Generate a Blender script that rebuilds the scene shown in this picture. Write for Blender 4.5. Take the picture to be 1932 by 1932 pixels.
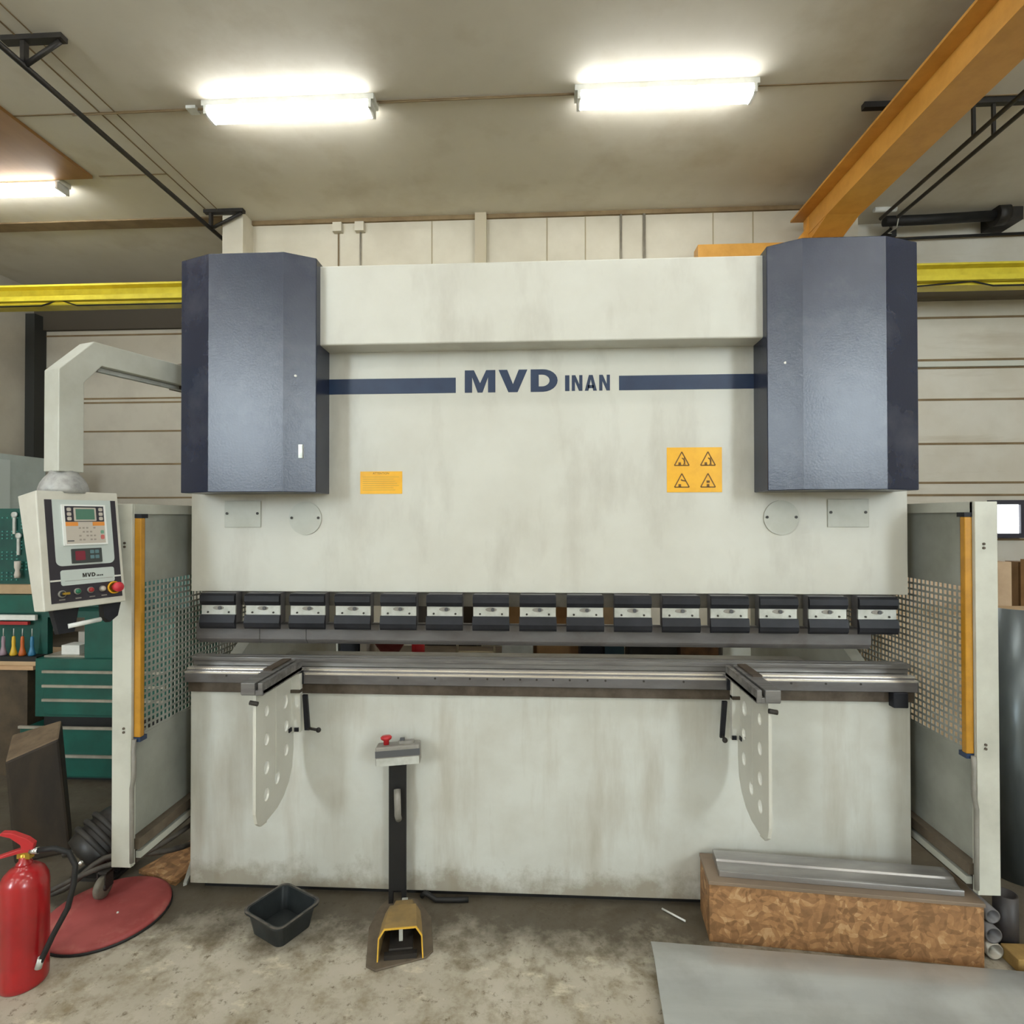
import bpy, bmesh, math, random
from mathutils import Matrix, Vector
random.seed(7)
PI = math.pi
for o in list(bpy.data.objects): bpy.data.objects.remove(o)
S = bpy.context.scene
COL = S.collection

# ------------------------------------------------------------------ camera
def set_camera():
    yaw, pit, rol = 0.05284, 0.00952, -0.00151
    f = Vector((-math.sin(yaw)*math.cos(pit), math.cos(yaw)*math.cos(pit), math.sin(pit)))
    r = Vector((math.cos(yaw), math.sin(yaw), 0)); u = r.cross(f)
    r2 = r*math.cos(rol)+u*math.sin(rol); u2 = -r*math.sin(rol)+u*math.cos(rol)
    cd = bpy.data.cameras.new('camera'); co = bpy.data.objects.new('camera', cd); COL.objects.link(co)
    m = Matrix((r2, u2, -f)).transposed().to_4x4(); m.translation = Vector((0.0193, -2.4669, 1.6556))
    co.matrix_world = m
    cd.sensor_width = 36; cd.sensor_fit = 'HORIZONTAL'; cd.lens = 36*1071.9/1932
    cd.clip_start = 0.02; cd.clip_end = 60
    S.camera = co
set_camera()
# ------------------------------------------------------------------ light and exposure
S.view_settings.view_transform = 'Standard'; S.view_settings.look = 'None'
S.view_settings.gamma = 1.0; S.view_settings.use_curve_mapping = False
S.view_settings.exposure = -0.16
wd = bpy.data.worlds.new('world'); S.world = wd; wd.use_nodes = True
wd.node_tree.nodes['Background'].inputs[0].default_value = (0.75, 0.85, 1, 1)
wd.node_tree.nodes['Background'].inputs[1].default_value = 0.3
LAMP_STRENGTH = 33.0      # fluorescent battens
DAYLIGHT = 32.0            # windows in the wall behind the photographer

def area(name, loc, rot, sx, sy, power, col):
    l = bpy.data.lights.new(name, 'AREA'); l.shape = 'RECTANGLE'; l.size = sx; l.size_y = sy
    l.energy = power; l.color = col
    o = bpy.data.objects.new(name, l); COL.objects.link(o); o.location = loc; o.rotation_euler = rot
    return o

# ------------------------------------------------------------------ materials
def lin(h):
    h = h.lstrip('#'); v = [int(h[i:i+2], 16)/255 for i in (0, 2, 4)]
    return [(c/12.92 if c <= .04045 else ((c+.055)/1.055)**2.4) for c in v]+[1.0]
MATS = {}
def mat(name, c1, c2=None, scale=3.0, lo=.4, hi=.65, rough=.5, metal=0.0, stretch=(1, 1, 1), detail=6,
        bump=0.0, bscale=60, c3=None, s3=1.0, lo3=.55, hi3=.75, rvar=0.0, st3=(1, 1, 1), coat=0.0, spec=.5):
    if name in MATS: return MATS[name]
    m = bpy.data.materials.new(name); m.use_nodes = True; nt = m.node_tree; N = nt.nodes; L = nt.links
    b = N['Principled BSDF']; b.inputs['Roughness'].default_value = rough; b.inputs['Metallic'].default_value = metal
    b.inputs['Specular IOR Level'].default_value = spec
    if coat: b.inputs['Coat Weight'].default_value = coat; b.inputs['Coat Roughness'].default_value = .15
    b.inputs['Base Color'].default_value = lin(c1)
    geo = N.new('ShaderNodeNewGeometry')
    def noise(sc, st, det=6):
        mp = N.new('ShaderNodeMapping'); mp.inputs['Scale'].default_value = st
        L.new(geo.outputs['Position'], mp.inputs['Vector'])
        n = N.new('ShaderNodeTexNoise'); n.inputs['Scale'].default_value = sc; n.inputs['Detail'].default_value = det
        n.inputs['Roughness'].default_value = .6
        L.new(mp.outputs[0], n.inputs['Vector']); return n
    col = None
    if c2:
        n = noise(scale, stretch, detail)
        r = N.new('ShaderNodeMapRange'); r.inputs[1].default_value = lo; r.inputs[2].default_value = hi
        L.new(n.outputs['Fac'], r.inputs[0])
        mx = N.new('ShaderNodeMix'); mx.data_type = 'RGBA'; mx.inputs[6].default_value = lin(c1); mx.inputs[7].default_value = lin(c2)
        L.new(r.outputs[0], mx.inputs[0]); col = mx.outputs[2]
        if rvar:
            rr = N.new('ShaderNodeMapRange'); rr.inputs[3].default_value = rough-rvar; rr.inputs[4].default_value = rough+rvar
            L.new(r.outputs[0], rr.inputs[0]); L.new(rr.outputs[0], b.inputs['Roughness'])
    if c3:
        n = noise(s3, st3, 8)
        r = N.new('ShaderNodeMapRange'); r.inputs[1].default_value = lo3; r.inputs[2].default_value = hi3
        L.new(n.outputs['Fac'], r.inputs[0])
        mx = N.new('ShaderNodeMix'); mx.data_type = 'RGBA'; mx.inputs[7].default_value = lin(c3)
        if col: L.new(col, mx.inputs[6])
        else: mx.inputs[6].default_value = lin(c1)
        L.new(r.outputs[0], mx.inputs[0]); col = mx.outputs[2]
    if col: L.new(col, b.inputs['Base Color'])
    if bump:
        n = noise(bscale, (1, 1, 1), 3)
        bp = N.new('ShaderNodeBump'); bp.inputs['Strength'].default_value = bump; bp.inputs['Distance'].default_value = .0008
        L.new(n.outputs['Fac'], bp.inputs['Height']); L.new(bp.outputs[0], b.inputs['Normal'])
    MATS[name] = m; return m
def emit(name, c, s):
    m = bpy.data.materials.new(name); m.use_nodes = True; nt = m.node_tree
    b = nt.nodes['Principled BSDF']; b.inputs['Emission Color'].default_value = c; b.inputs['Emission Strength'].default_value = s
    b.inputs['Base Color'].default_value = (.8, .8, .8, 1)
    MATS[name] = m; return m

def osb_mat():
    m = bpy.data.materials.new('osb_board'); m.use_nodes = True; nt = m.node_tree; N = nt.nodes; L = nt.links
    b = N['Principled BSDF']; b.inputs['Roughness'].default_value = .62
    geo = N.new('ShaderNodeNewGeometry')
    cols = []
    for k, (rx, ry, sc) in enumerate(((.5, .3, (16, 16, 34)), (.9, -.7, (30, 16, 15)))):
        mp = N.new('ShaderNodeMapping'); mp.inputs['Rotation'].default_value = (rx, ry, .2); mp.inputs['Scale'].default_value = sc
        ns = N.new('ShaderNodeTexNoise'); ns.inputs['Scale'].default_value = 7
        ad = N.new('ShaderNodeVectorMath'); ad.operation = 'MULTIPLY_ADD'; ad.inputs[1].default_value = (.12, .12, .12)
        L.new(geo.outputs['Position'], ns.inputs['Vector']); L.new(ns.outputs['Color'], ad.inputs[0]); L.new(geo.outputs['Position'], ad.inputs[2])
        L.new(ad.outputs[0], mp.inputs['Vector'])
        v = N.new('ShaderNodeTexVoronoi'); v.inputs['Scale'].default_value = 1.8; L.new(mp.outputs[0], v.inputs['Vector'])
        cols.append(v)
    sep = N.new('ShaderNodeSeparateColor'); L.new(cols[0].outputs['Color'], sep.inputs[0])
    sep2 = N.new('ShaderNodeSeparateColor'); L.new(cols[1].outputs['Color'], sep2.inputs[0])
    av = N.new('ShaderNodeMath'); av.operation = 'MULTIPLY_ADD'; av.inputs[1].default_value = .55
    L.new(sep.outputs[0], av.inputs[0])
    h = N.new('ShaderNodeMath'); h.operation = 'MULTIPLY'; h.inputs[1].default_value = .45; L.new(sep2.outputs[1], h.inputs[0]); L.new(h.outputs[0], av.inputs[2])
    fine = N.new('ShaderNodeTexNoise'); fine.inputs['Scale'].default_value = 45; fine.inputs['Detail'].default_value = 6; L.new(geo.outputs['Position'], fine.inputs['Vector'])
    f2 = N.new('ShaderNodeMath'); f2.operation = 'MULTIPLY_ADD'; f2.inputs[1].default_value = .5; L.new(fine.outputs['Fac'], f2.inputs[0])
    f3 = N.new('ShaderNodeMath'); f3.operation = 'SUBTRACT'; f3.inputs[1].default_value = .25; L.new(av.outputs[0], f3.inputs[0]); L.new(f3.outputs[0], f2.inputs[2])
    cr = N.new('ShaderNodeValToRGB'); cr.color_ramp.elements[0].position = .12; cr.color_ramp.elements[0].color = lin('795836')
    cr.color_ramp.elements[1].position = .9; cr.color_ramp.elements[1].color = lin('b8946a')
    for p, c in ((.35, '8a6440'), (.55, '9a7048'), (.72, 'a67c50')):
        e = cr.color_ramp.elements.new(p); e.color = lin(c)
    L.new(f2.outputs[0], cr.inputs[0]); L.new(cr.outputs[0], b.inputs['Base Color'])
    MATS['osb'] = m; return m

def floor_mat():
    m = bpy.data.materials.new('concrete_floor'); m.use_nodes = True; nt = m.node_tree; N = nt.nodes; L = nt.links
    b = N['Principled BSDF']; b.inputs['Roughness'].default_value = .55
    geo = N.new('ShaderNodeNewGeometry')
    def noise(sc, det=8, ro=.6, st=(1, 1, 1)):
        mp = N.new('ShaderNodeMapping'); mp.inputs['Scale'].default_value = st; L.new(geo.outputs['Position'], mp.inputs[0])
        n = N.new('ShaderNodeTexNoise'); n.inputs['Scale'].default_value = sc; n.inputs['Detail'].default_value = det; n.inputs['Roughness'].default_value = ro
        L.new(mp.outputs[0], n.inputs['Vector']); return n
    def ramp(src, lo, hi):
        r = N.new('ShaderNodeMapRange'); r.inputs[1].default_value = lo; r.inputs[2].default_value = hi; L.new(src, r.inputs[0]); return r.outputs[0]
    def mix(f, a, c):
        mx = N.new('ShaderNodeMix'); mx.data_type = 'RGBA'; L.new(f, mx.inputs[0])
        if isinstance(a, list): mx.inputs[6].default_value = a
        else: L.new(a, mx.inputs[6])
        mx.inputs[7].default_value = c; return mx.outputs[2]
    c = mix(ramp(noise(2.2).outputs[0], .35, .65), lin('b9b1a1'), lin('a29a89'))
    c = mix(ramp(noise(9, 10, .7).outputs[0], .47, .68), c, lin('85785f'))
    c = mix(ramp(noise(26, 8, .75).outputs[0], .56, .66), c, lin('6f6450'))
    c = mix(ramp(noise(5.3, 8, .7, (1, 1.6, 1)).outputs[0], .56, .70), c, lin('d6cdb5'))
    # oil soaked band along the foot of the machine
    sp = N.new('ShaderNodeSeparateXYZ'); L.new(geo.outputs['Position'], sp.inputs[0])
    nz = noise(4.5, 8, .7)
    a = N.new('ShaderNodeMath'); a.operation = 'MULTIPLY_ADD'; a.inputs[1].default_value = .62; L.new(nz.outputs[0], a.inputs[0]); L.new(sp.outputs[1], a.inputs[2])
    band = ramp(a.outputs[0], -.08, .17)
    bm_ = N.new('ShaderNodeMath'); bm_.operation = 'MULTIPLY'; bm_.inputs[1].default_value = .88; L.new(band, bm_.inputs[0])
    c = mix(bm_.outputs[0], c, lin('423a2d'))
    L.new(c, b.inputs['Base Color'])
    bp = N.new('ShaderNodeBump'); bp.inputs['Strength'].default_value = .25; bp.inputs['Distance'].default_value = .004
    L.new(noise(30, 6).outputs[0], bp.inputs['Height']); L.new(bp.outputs[0], b.inputs['Normal'])
    rr = N.new('ShaderNodeMapRange'); rr.inputs[3].default_value = .38; rr.inputs[4].default_value = .75; L.new(noise(6).outputs[0], rr.inputs[0]); L.new(rr.outputs[0], b.inputs['Roughness'])
    return m

cream = mat('cream_paint', 'c9c8be', 'c0beb3', scale=2.2, rough=.42, c3='a5a094', s3=2.6, lo3=.52, hi3=.85, st3=(1.6, 1, .55))
cream_low = mat('cream_paint_grimy', 'c6c7bf', 'b9b8ae', scale=3, rough=.45, c3='9f9786', s3=2.8, lo3=.50, hi3=.85, st3=(2.4, 1, .4))
def foot_grime(m):
    nt = m.node_tree; N = nt.nodes; L = nt.links; b = N['Principled BSDF']; src = b.inputs['Base Color'].links[0].from_socket
    g = N.new('ShaderNodeNewGeometry'); sp = N.new('ShaderNodeSeparateXYZ'); L.new(g.outputs['Position'], sp.inputs[0])
    n = N.new('ShaderNodeTexNoise'); n.inputs['Scale'].default_value = 7; n.inputs['Detail'].default_value = 8; n.inputs['Roughness'].default_value = .7
    L.new(g.outputs['Position'], n.inputs['Vector'])
    a = N.new('ShaderNodeMath'); a.operation = 'MULTIPLY_ADD'; a.inputs[1].default_value = -.42; L.new(n.outputs['Fac'], a.inputs[0]); L.new(sp.outputs[2], a.inputs[2])
    r = N.new('ShaderNodeMapRange'); r.inputs[1].default_value = -.07; r.inputs[2].default_value = -.17; r.inputs[3].default_value = 0; r.inputs[4].default_value = .7
    L.new(a.outputs[0], r.inputs[0])
    mx = N.new('ShaderNodeMix'); mx.data_type = 'RGBA'; L.new(src, mx.inputs[6]); mx.inputs[7].default_value = lin('857a66'); L.new(r.outputs[0], mx.inputs[0])
    L.new(mx.outputs[2], b.inputs['Base Color'])
foot_grime(cream_low)
greycream = mat('grey_cream_paint', 'bcbdb3', 'aeaea2', scale=5, rough=.45)
guardpaint = mat('guard_paint', 'c0c0b4', 'adaca0', scale=4, rough=.4)
guardpanel = mat('guard_panel_paint', '9c9d94', '85867c', scale=3, rough=.4)
blue_cover = mat('blue_grey_cover_paint', '161e34', '20273b', scale=6, rough=.27, bump=.45, bscale=120, c3='454852', s3=3, lo3=.5, hi3=.9, spec=.5)
navy = mat('navy_vinyl', '1a2c4a', '203452', scale=8, rough=.45)
steel = mat('worn_steel', '7d7b79', '605d5b', scale=14, rough=.40, metal=.35, stretch=(.2, 2, 2), rvar=.08)
steel_dk = mat('dull_steel', '6b6969', '575352', scale=10, rough=.45, metal=.3, stretch=(.3, 1, 1), c3='4a4038', s3=5, lo3=.58, hi3=.8)
steel_br = mat('polished_steel_highlight', 'f4f0e8', 'dcd6cc', scale=12, rough=.22, metal=.75, stretch=(.15, 1, 1))  # polished steel, whitened so the rail edge highlights sit in the colour
rusty = mat('brown_stained_steel', '5d5348', '463b30', scale=12, rough=.6, metal=.3)
satin = mat('satin_plate', 'c4c6c0', 'aeb0a8', scale=18, rough=.4, metal=.35)
blackp = mat('black_block', '17181d', '222329', scale=9, rough=.5, spec=.3)
blackr = mat('black_rubber', '0e0d0d', '171615', scale=9, rough=.6)
dark = mat('dark_metal', '2c2a28', '3a3530', scale=8, rough=.5, metal=.3)
yellow = mat('safety_yellow', 'b98420', 'aa781b', scale=20, rough=.45)
signy = mat('sign_yellow', 'eab022', 'e0a41c', scale=12, rough=.4)
signink = mat('sign_ink', '6b4a0c', rough=.5)
signfaint = mat('faded_ink', 'c39a2c', rough=.5)
black_ink = mat('black_ink', '2a2620', rough=.5)
crane_or = mat('crane_orange', 'd59c48', 'c8903e', scale=6, rough=.4)
crane_ye = mat('crane_yellow', 'dccb3c', 'cbb830', scale=6, rough=.4)
wall_m = mat('wall_panel', 'd4cfc2', 'c9c2b2', scale=1.2, rough=.6, c3='b0a48e', s3=2.2, lo3=.55, hi3=.9, st3=(.3, 1, 2.6))
wall_mid = mat('wall_panel_upper', 'cfc8b6', 'c0b8a5', scale=1.2, rough=.6)
wall_l = mat('wall_panel_left', 'c2bbab', 'b0a899', scale=1.2, rough=.6)  # wall cream darkened, the shade of the left bay is in the colour
seam = mat('seam_brown', '7a6548', '8a7656', scale=4, rough=.8)
ceil_m = mat('ceiling_panel', 'd8d2c4', 'cfc8b9', scale=.8, rough=.7, c3='c0b6a2', s3=1.5, lo3=.5, hi3=.8)
plyw = mat('plywood_brown', '9d7444', '8c6438', scale=3, rough=.6, stretch=(1, .2, 1))
green = mat('teal_cabinet_paint', '0c5347', '0a473d', scale=6, rough=.45)
green_dk = mat('teal_board', '0c4a40', '0a3e38', scale=10, rough=.5)
handle_m = mat('drawer_handle_strip', 'b3ada0', '9e978a', scale=10, rough=.35, metal=.5)
bark = mat('dark_timber', '33281a', '211910', scale=12, rough=.75, stretch=(1, 1, .3), bump=.5, bscale=30)
bark_top = mat('timber_end', '6b5a45', '544534', scale=12, rough=.8)
bench_br = mat('bench_brown', '4f4230', '3b3022', scale=8, rough=.7)
lightwood = mat('light_wood', 'b89572', 'a5835f', scale=9, rough=.6, stretch=(.2, 1, 1))
tan = mat('tan_board', 'b59a78', 'a38a69', scale=4, rough=.7)
cardb = mat('cardboard', 'a98258', '93704a', scale=5, rough=.8)
white_m = mat('off_white', 'd8d8d2', 'c4c4bc', scale=8, rough=.5)
red_m = mat('extinguisher_red', 'a3161c', '8f1217', scale=6, rough=.28, coat=.5)
red_d = mat('dusty_red_lid', 'a04a48', '8f3c3a', scale=6, rough=.6, c3='b06a60', s3=9, lo3=.5, hi3=.75)
red_b = mat('red_plastic', 'b5262a', rough=.4)
brass = mat('brass', 'b8963c', rough=.35, metal=.8)
chrome = mat('chrome', 'd8d8d8', rough=.2, metal=1)
hoodm = mat('dusty_yellow_hood', '94794a', '7d6842', scale=10, rough=.6, c3='6f5f42', s3=8, lo3=.5, hi3=.7)
hoodedge = mat('yellow_hood_edge', 'd6a93c', rough=.5)
basep = mat('brown_base_plate', '6e6253', '5d5244', scale=14, rough=.55, metal=.2)
galv = mat('galvanised_sheet', 'bcbebb', 'b0b2af', scale=2.5, rough=.28, metal=.4, stretch=(.4, 3, 1), c3='8f8b84', s3=3, lo3=.5, hi3=.9)
galv2 = mat('galvanised_roll', '6d7476', '4d5456', scale=4, rough=.3, metal=.5, stretch=(1, 1, .2))
gray_pl = mat('grey_plastic', '8e8a82', '7b776f', scale=9, rough=.5)
grey_dk = mat('dark_grey_plastic', '4b4c4e', rough=.5)
lcd = mat('lcd_green', '4f7866', rough=.3)
orange_s = mat('orange_stripe', 'e09040', rough=.5)
pale = mat('panel_pale_grey', 'bfc8c4', rough=.45)
pale_b = mat('panel_beige', 'bdb5aa', rough=.5)
whitef = mat('white_frame', 'e6e8e4', rough=.35)
btn_g = mat('button_green', '1c6a4c', rough=.4)
btn_r = mat('button_red', '9e2a2a', rough=.4)
est = mat('emergency_red', 'c22a38', rough=.4)
blue_m = mat('blue_plastic', '2f6f93', rough=.4)
or_m = mat('orange_plastic', 'b5581c', rough=.4)
ye_m = mat('yellow_plastic', 'c9a42a', rough=.4)
pink_m = mat('mauve_plastic', '8f7a84', rough=.4)
teal_px = mat('board_holes', '4f8f86', rough=.4, metal=.3)
osb = osb_mat(); floor_m = floor_mat()
lamp_m = emit('lamp_tube_glow', (.985, 1.0, .985, 1), LAMP_STRENGTH)
day_m = emit('daylight_pane', (.80, .92, 1.0, 1), DAYLIGHT)
day_w = emit('daylight_pane_bright', (.95, 1.0, 1.0, 1), 6)

# ------------------------------------------------------------------ mesh builder
W = {}
class MB:
    def __init__(s): s.v = []; s.f = []; s.sm = []; s.mi = []; s.M = Matrix(); s.cur = 0
    def add(s, vs, fs, smooth=False):
        n = len(s.v); s.v += [s.M @ Vector(p) for p in vs]
        for f in fs: s.f.append([n+i for i in f]); s.sm.append(smooth); s.mi.append(s.cur)
        return s
    def box(s, x0, x1, y0, y1, z0, z1):
        return s.add([(x, y, z) for x in (x0, x1) for y in (y0, y1) for z in (z0, z1)],
                     [(0, 1, 3, 2), (4, 6, 7, 5), (0, 4, 5, 1), (2, 3, 7, 6), (0, 2, 6, 4), (1, 5, 7, 3)])
    def prism(s, pts, ax, a, b, smooth=False):
        def P(p, t): return {'X': (t, p[0], p[1]), 'Y': (p[0], t, p[1]), 'Z': (p[0], p[1], t)}[ax]
        n = len(pts)
        s.add([P(p, a) for p in pts]+[P(p, b) for p in pts], [tuple(range(n-1, -1, -1)), tuple(range(n, 2*n))])
        k = len(s.v)-2*n
        for i in range(n):
            j = (i+1) % n; s.f.append([k+i, k+j, k+n+j, k+n+i]); s.sm.append(smooth); s.mi.append(s.cur)
        return s
    def tube(s, pts, r, seg=10, closed=False):
        pts = [Vector(p) for p in pts]; n = len(pts); R = r if isinstance(r, (list, tuple)) else [r]*n
        vs = []; up = None
        for i, p in enumerate(pts):
            t = (pts[(i+1) % n]-pts[i-1]) if closed else (pts[min(i+1, n-1)]-pts[max(i-1, 0)])
            t.normalize()
            if up is None: up = Vector((0, 0, 1)) if abs(t.z) < .9 else Vector((1, 0, 0))
            a = t.cross(up)
            if a.length < 1e-4: a = t.cross(Vector((1, 0, 0)))
            a.normalize(); b = a.cross(t); up = b
            for k in range(seg):
                w = 2*PI*k/seg; vs.append(p+(a*math.cos(w)+b*math.sin(w))*R[i])
        fs = []
        for i in range(n if closed else n-1):
            j = (i+1) % n
            for k in range(seg):
                l = (k+1) % seg; fs.append((i*seg+k, i*seg+l, j*seg+l, j*seg+k))
        s.add(vs, fs, True)
        if not closed:
            s.add(vs[:seg], [tuple(range(seg-1, -1, -1))]); s.add(vs[-seg:], [tuple(range(seg))])
        return s
    def cyl(s, p0, p1, r, seg=16): 
        vs = []; p0 = Vector(p0); p1 = Vector(p1); t = (p1-p0).normalized()
        a = t.orthogonal().normalized(); b = t.cross(a)
        for p in (p0, p1):
            for k in range(seg):
                w = 2*PI*k/seg; vs.append(p+(a*math.cos(w)+b*math.sin(w))*r)
        s.add(vs, [(k, (k+1) % seg, seg+(k+1) % seg, seg+k) for k in range(seg)], True)
        s.add(vs[:seg], [tuple(range(seg-1, -1, -1))]); s.add(vs[seg:], [tuple(range(seg))]); return s
    def lathe(s, prof, c, seg=32, axis='Z', caps=True):
        vs = []; n = len(prof)
        for r, h in prof:
            for k in range(seg):
                w = 2*PI*k/seg; x, y = r*math.cos(w), r*math.sin(w)
                vs.append({'Z': (c[0]+x, c[1]+y, c[2]+h), 'Y': (c[0]+x, c[1]+h, c[2]+y), 'X': (c[0]+h, c[1]+x, c[2]+y)}[axis])
        s.add(vs, [(i*seg+k, i*seg+(k+1) % seg, (i+1)*seg+(k+1) % seg, (i+1)*seg+k) for i in range(n-1) for k in range(seg)], True)
        if not caps: return s
        if prof[0][0] > 1e-5: s.add(vs[:seg], [tuple(range(seg-1, -1, -1))])
        if prof[-1][0] > 1e-5: s.add(vs[-seg:], [tuple(range(seg))])
        return s
    def ball(s, c, r, seg=16):
        n = seg//2; return s.lathe([(max(1e-6, r*math.sin(PI*i/n)), -r*math.cos(PI*i/n)) for i in range(n+1)], c, seg)
    def strip(s, p, q, w, ax, a, b):   # thin straight bar from p to q in the plane across axis ax
        d = Vector((q[0]-p[0], q[1]-p[1])).normalized()*w/2; nx, ny = -d.y, d.x
        return s.prism([(p[0]+nx, p[1]+ny), (p[0]-nx, p[1]-ny), (q[0]-nx, q[1]-ny), (q[0]+nx, q[1]+ny)], ax, a, b)
    def build(s, name, mats, parent=None, bevel=0.0, bseg=2):
        me = bpy.data.meshes.new(name)
        pm = W[parent] if parent is not None else None
        if pm is None:
            xs = [v.x for v in s.v]; ys = [v.y for v in s.v]; zs = [v.z for v in s.v]
            org = Vector(((min(xs)+max(xs))/2, (min(ys)+max(ys))/2, min(zs)))
        else: org = pm
        me.from_pydata([v-org for v in s.v], [], s.f)
        if not isinstance(mats, (list, tuple)): mats = [mats]
        for m in mats: me.materials.append(m)
        for p, sm, mi in zip(me.polygons, s.sm, s.mi): p.use_smooth = sm; p.material_index = mi
        bm = bmesh.new(); bm.from_mesh(me); bmesh.ops.remove_doubles(bm, verts=bm.verts, dist=1e-6)
        bmesh.ops.recalc_face_normals(bm, faces=bm.faces); bm.to_mesh(me); bm.free()
        o = bpy.data.objects.new(name, me); COL.objects.link(o)
        if parent is not None: o.parent = parent
        else: o.location = org
        W[o] = org
        if bevel:
            md = o.modifiers.new('bevel', 'BEVEL'); md.width = bevel; md.segments = bseg; md.limit_method = 'ANGLE'; md.angle_limit = .6
            md.harden_normals = False
        return o
def thing(name, label, cat, loc, group=None):
    o = bpy.data.objects.new(name, None); o.empty_display_size = .05; COL.objects.link(o); o.location = loc
    W[o] = Vector(loc); o['label'] = label; o['category'] = cat
    if group: o['group'] = group
    return o
def tag(o, label, cat, group=None):
    o['label'] = label; o['category'] = cat
    if group: o['group'] = group
    return o
def struct(o): o['kind'] = 'structure'; return o
def lab(o, t): o['label'] = t; return o
def dup(root, delta, label):
    r = root.copy(); COL.objects.link(r); r.location = root.location+Vector(delta); r['label'] = label
    for ch in list(root.children):
        c = ch.copy(); COL.objects.link(c); c.parent = r
        for g in ch.children:
            d = g.copy(); COL.objects.link(d); d.parent = c
    return r
def B(*a): return MB().box(*a)
def arc(cx, cy, r, a0, a1, n): return [(cx+r*math.cos(a0+(a1-a0)*i/n), cy+r*math.sin(a0+(a1-a0)*i/n)) for i in range(n+1)]
def rrect(x0, x1, y0, y1, r, n=5):
    return arc(x1-r, y1-r, r, 0, PI/2, n)+arc(x0+r, y1-r, r, PI/2, PI, n)+arc(x0+r, y0+r, r, PI, 1.5*PI, n)+arc(x1-r, y0+r, r, 1.5*PI, 2*PI, n)

def smooth(pts, k=4):
    P_ = [Vector(p) for p in pts]; out = []
    for i in range(len(P_)-1):
        p0, p1, p2, p3 = P_[max(i-1, 0)], P_[i], P_[i+1], P_[min(i+2, len(P_)-1)]
        for j in range(k):
            s_ = j/k; out.append(.5*((2*p1)+(-p0+p2)*s_+(2*p0-5*p1+4*p2-p3)*s_*s_+(-p0+3*p1-3*p2+p3)*s_**3))
    return out+[P_[-1]]
# block letters in a unit box
def glyph(ch):
    if ch == 'M': return [[(0, 0), (0, 1), (.3, 1), (.5, .42), (.7, 1), (1, 1), (1, 0), (.76, 0), (.76, .68), (.58, 0), (.42, 0), (.24, .68), (.24, 0)]]
    if ch == 'V': return [[(0, 1), (.30, 1), (.5, .36), (.70, 1), (1, 1), (.66, 0), (.34, 0)]]
    if ch == 'I': return [[(0, 0), (0, 1), (1, 1), (1, 0)]]
    if ch == 'N': return [[(0, 0), (0, 1), (.34, 1), (.70, .42), (.70, 1), (1, 1), (1, 0), (.68, 0), (.30, .6), (.30, 0)]]
    if ch == 'A': return [[(0, 0), (.34, 1), (.66, 1), (1, 0), (.7, 0), (.5, .72), (.3, 0)], [(.25, .16), (.25, .36), (.75, .36), (.75, .16)]]
    if ch == 'D':
        o = [(.45+.55*math.cos(a), .5+.5*math.sin(a)) for a in [PI/2-PI*i/12 for i in range(13)]]
        n = [(.42+.28*math.cos(a), .5+.26*math.sin(a)) for a in [PI/2-PI*i/12 for i in range(13)]]
        q = [[o[i], o[i+1], n[i+1], n[i]] for i in range(12)]
        q += [[(0, 0), (0, 1), (.3, 1), (.3, 0)], [(.3, 1), (.45, 1), (.42, .76), (.3, .76)], [(.3, 0), (.45, 0), (.42, .24), (.3, .24)]]
        return q
def word(mb, txt, x0, y0, h, widths, gap, ax, a, b):
    x = x0
    for ch, w in zip(txt, widths):
        for poly in glyph(ch): mb.prism([(x+p[0]*w, y0+p[1]*h) for p in poly], ax, a, b)
        x += w+gap
    return x

# ------------------------------------------------------------------ the hall
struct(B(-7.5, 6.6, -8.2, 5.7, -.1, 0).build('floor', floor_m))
struct(B(-7.5, 6.6, -8.2, 5.7, 5.0, 5.1).build('ceiling', ceil_m))
def seamed_wall(name, x0, x1, y, z0, z1, zs, m):
    w = MB().box(x0, x1, y, y+.12, z0, z1)
    w.cur = 1
    for z in zs: w.box(x0+.01, x1-.01, y-.006, y, z-.012, z+.012)
    return struct(w.build(name, [m, seam]))
struct(B(-7.5, -7.4, -8.2, 5.5, 0, 5).build('wall_left', wall_l))
struct(B(6.5, 6.6, -8.2, 5.5, 0, 5).build('wall_right', wall_m))
seamed_wall('wall_back_left', -7.4, -3.4, 5.5, 0, 5, [4.33, 3.85, 3.40, 3.34, 2.92, 2.44, 1.95, 1.45, .95], wall_l)
w = MB().box(-3.4, 3.4, 3.77, 3.9, 0, 5)
w.cur = 1
for x in (-1.198, .08, .50, 1.876, 2.3): w.box(x-.006, x+.006, 3.765, 3.77, 3.2, 4.99)
struct(w.build('wall_back_middle', [wall_mid, mat('seam_faint', 'a09478', rough=.8)]))
struct(B(-3.4, -3.28, 3.9, 5.5, 0, 5).build('wall_return_left', wall_mid))
struct(B(-3.47, -3.24, 3.55, 3.77, 3.6, 5).build('trim_1', wall_mid))
struct(B(-.71, -.585, 3.70, 3.77, 3.2, 5).build('trim_2', mat('pilaster_paint', 'b9ae96', rough=.6)))
seamed_wall('wall_back_right', 3.4, 6.5, 4.2, 0, 5, [4.83, 4.42, 3.91, 3.43, 3.34, 2.98, 2.48, 2.04, 1.90, 1.40, .9, .4], wall_m)
struct(B(3.3, 3.4, 3.9, 4.32, 0, 5).build('wall_return_right', wall_mid))
struct(B(3.4, 6.5, 4.11, 4.2, 4.10, 4.27).build('trim_3', mat('lintel_grey', '6f6758', rough=.7)))
struct(B(3.4, 6.5, 4.15, 4.2, 3.345, 3.40).build('trim_4', mat('rail_pale', 'c9cabf', rough=.4)))
struct(B(-3.4, 3.4, 3.74, 3.77, 4.955, 5).build('trim_5', seam))
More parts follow.
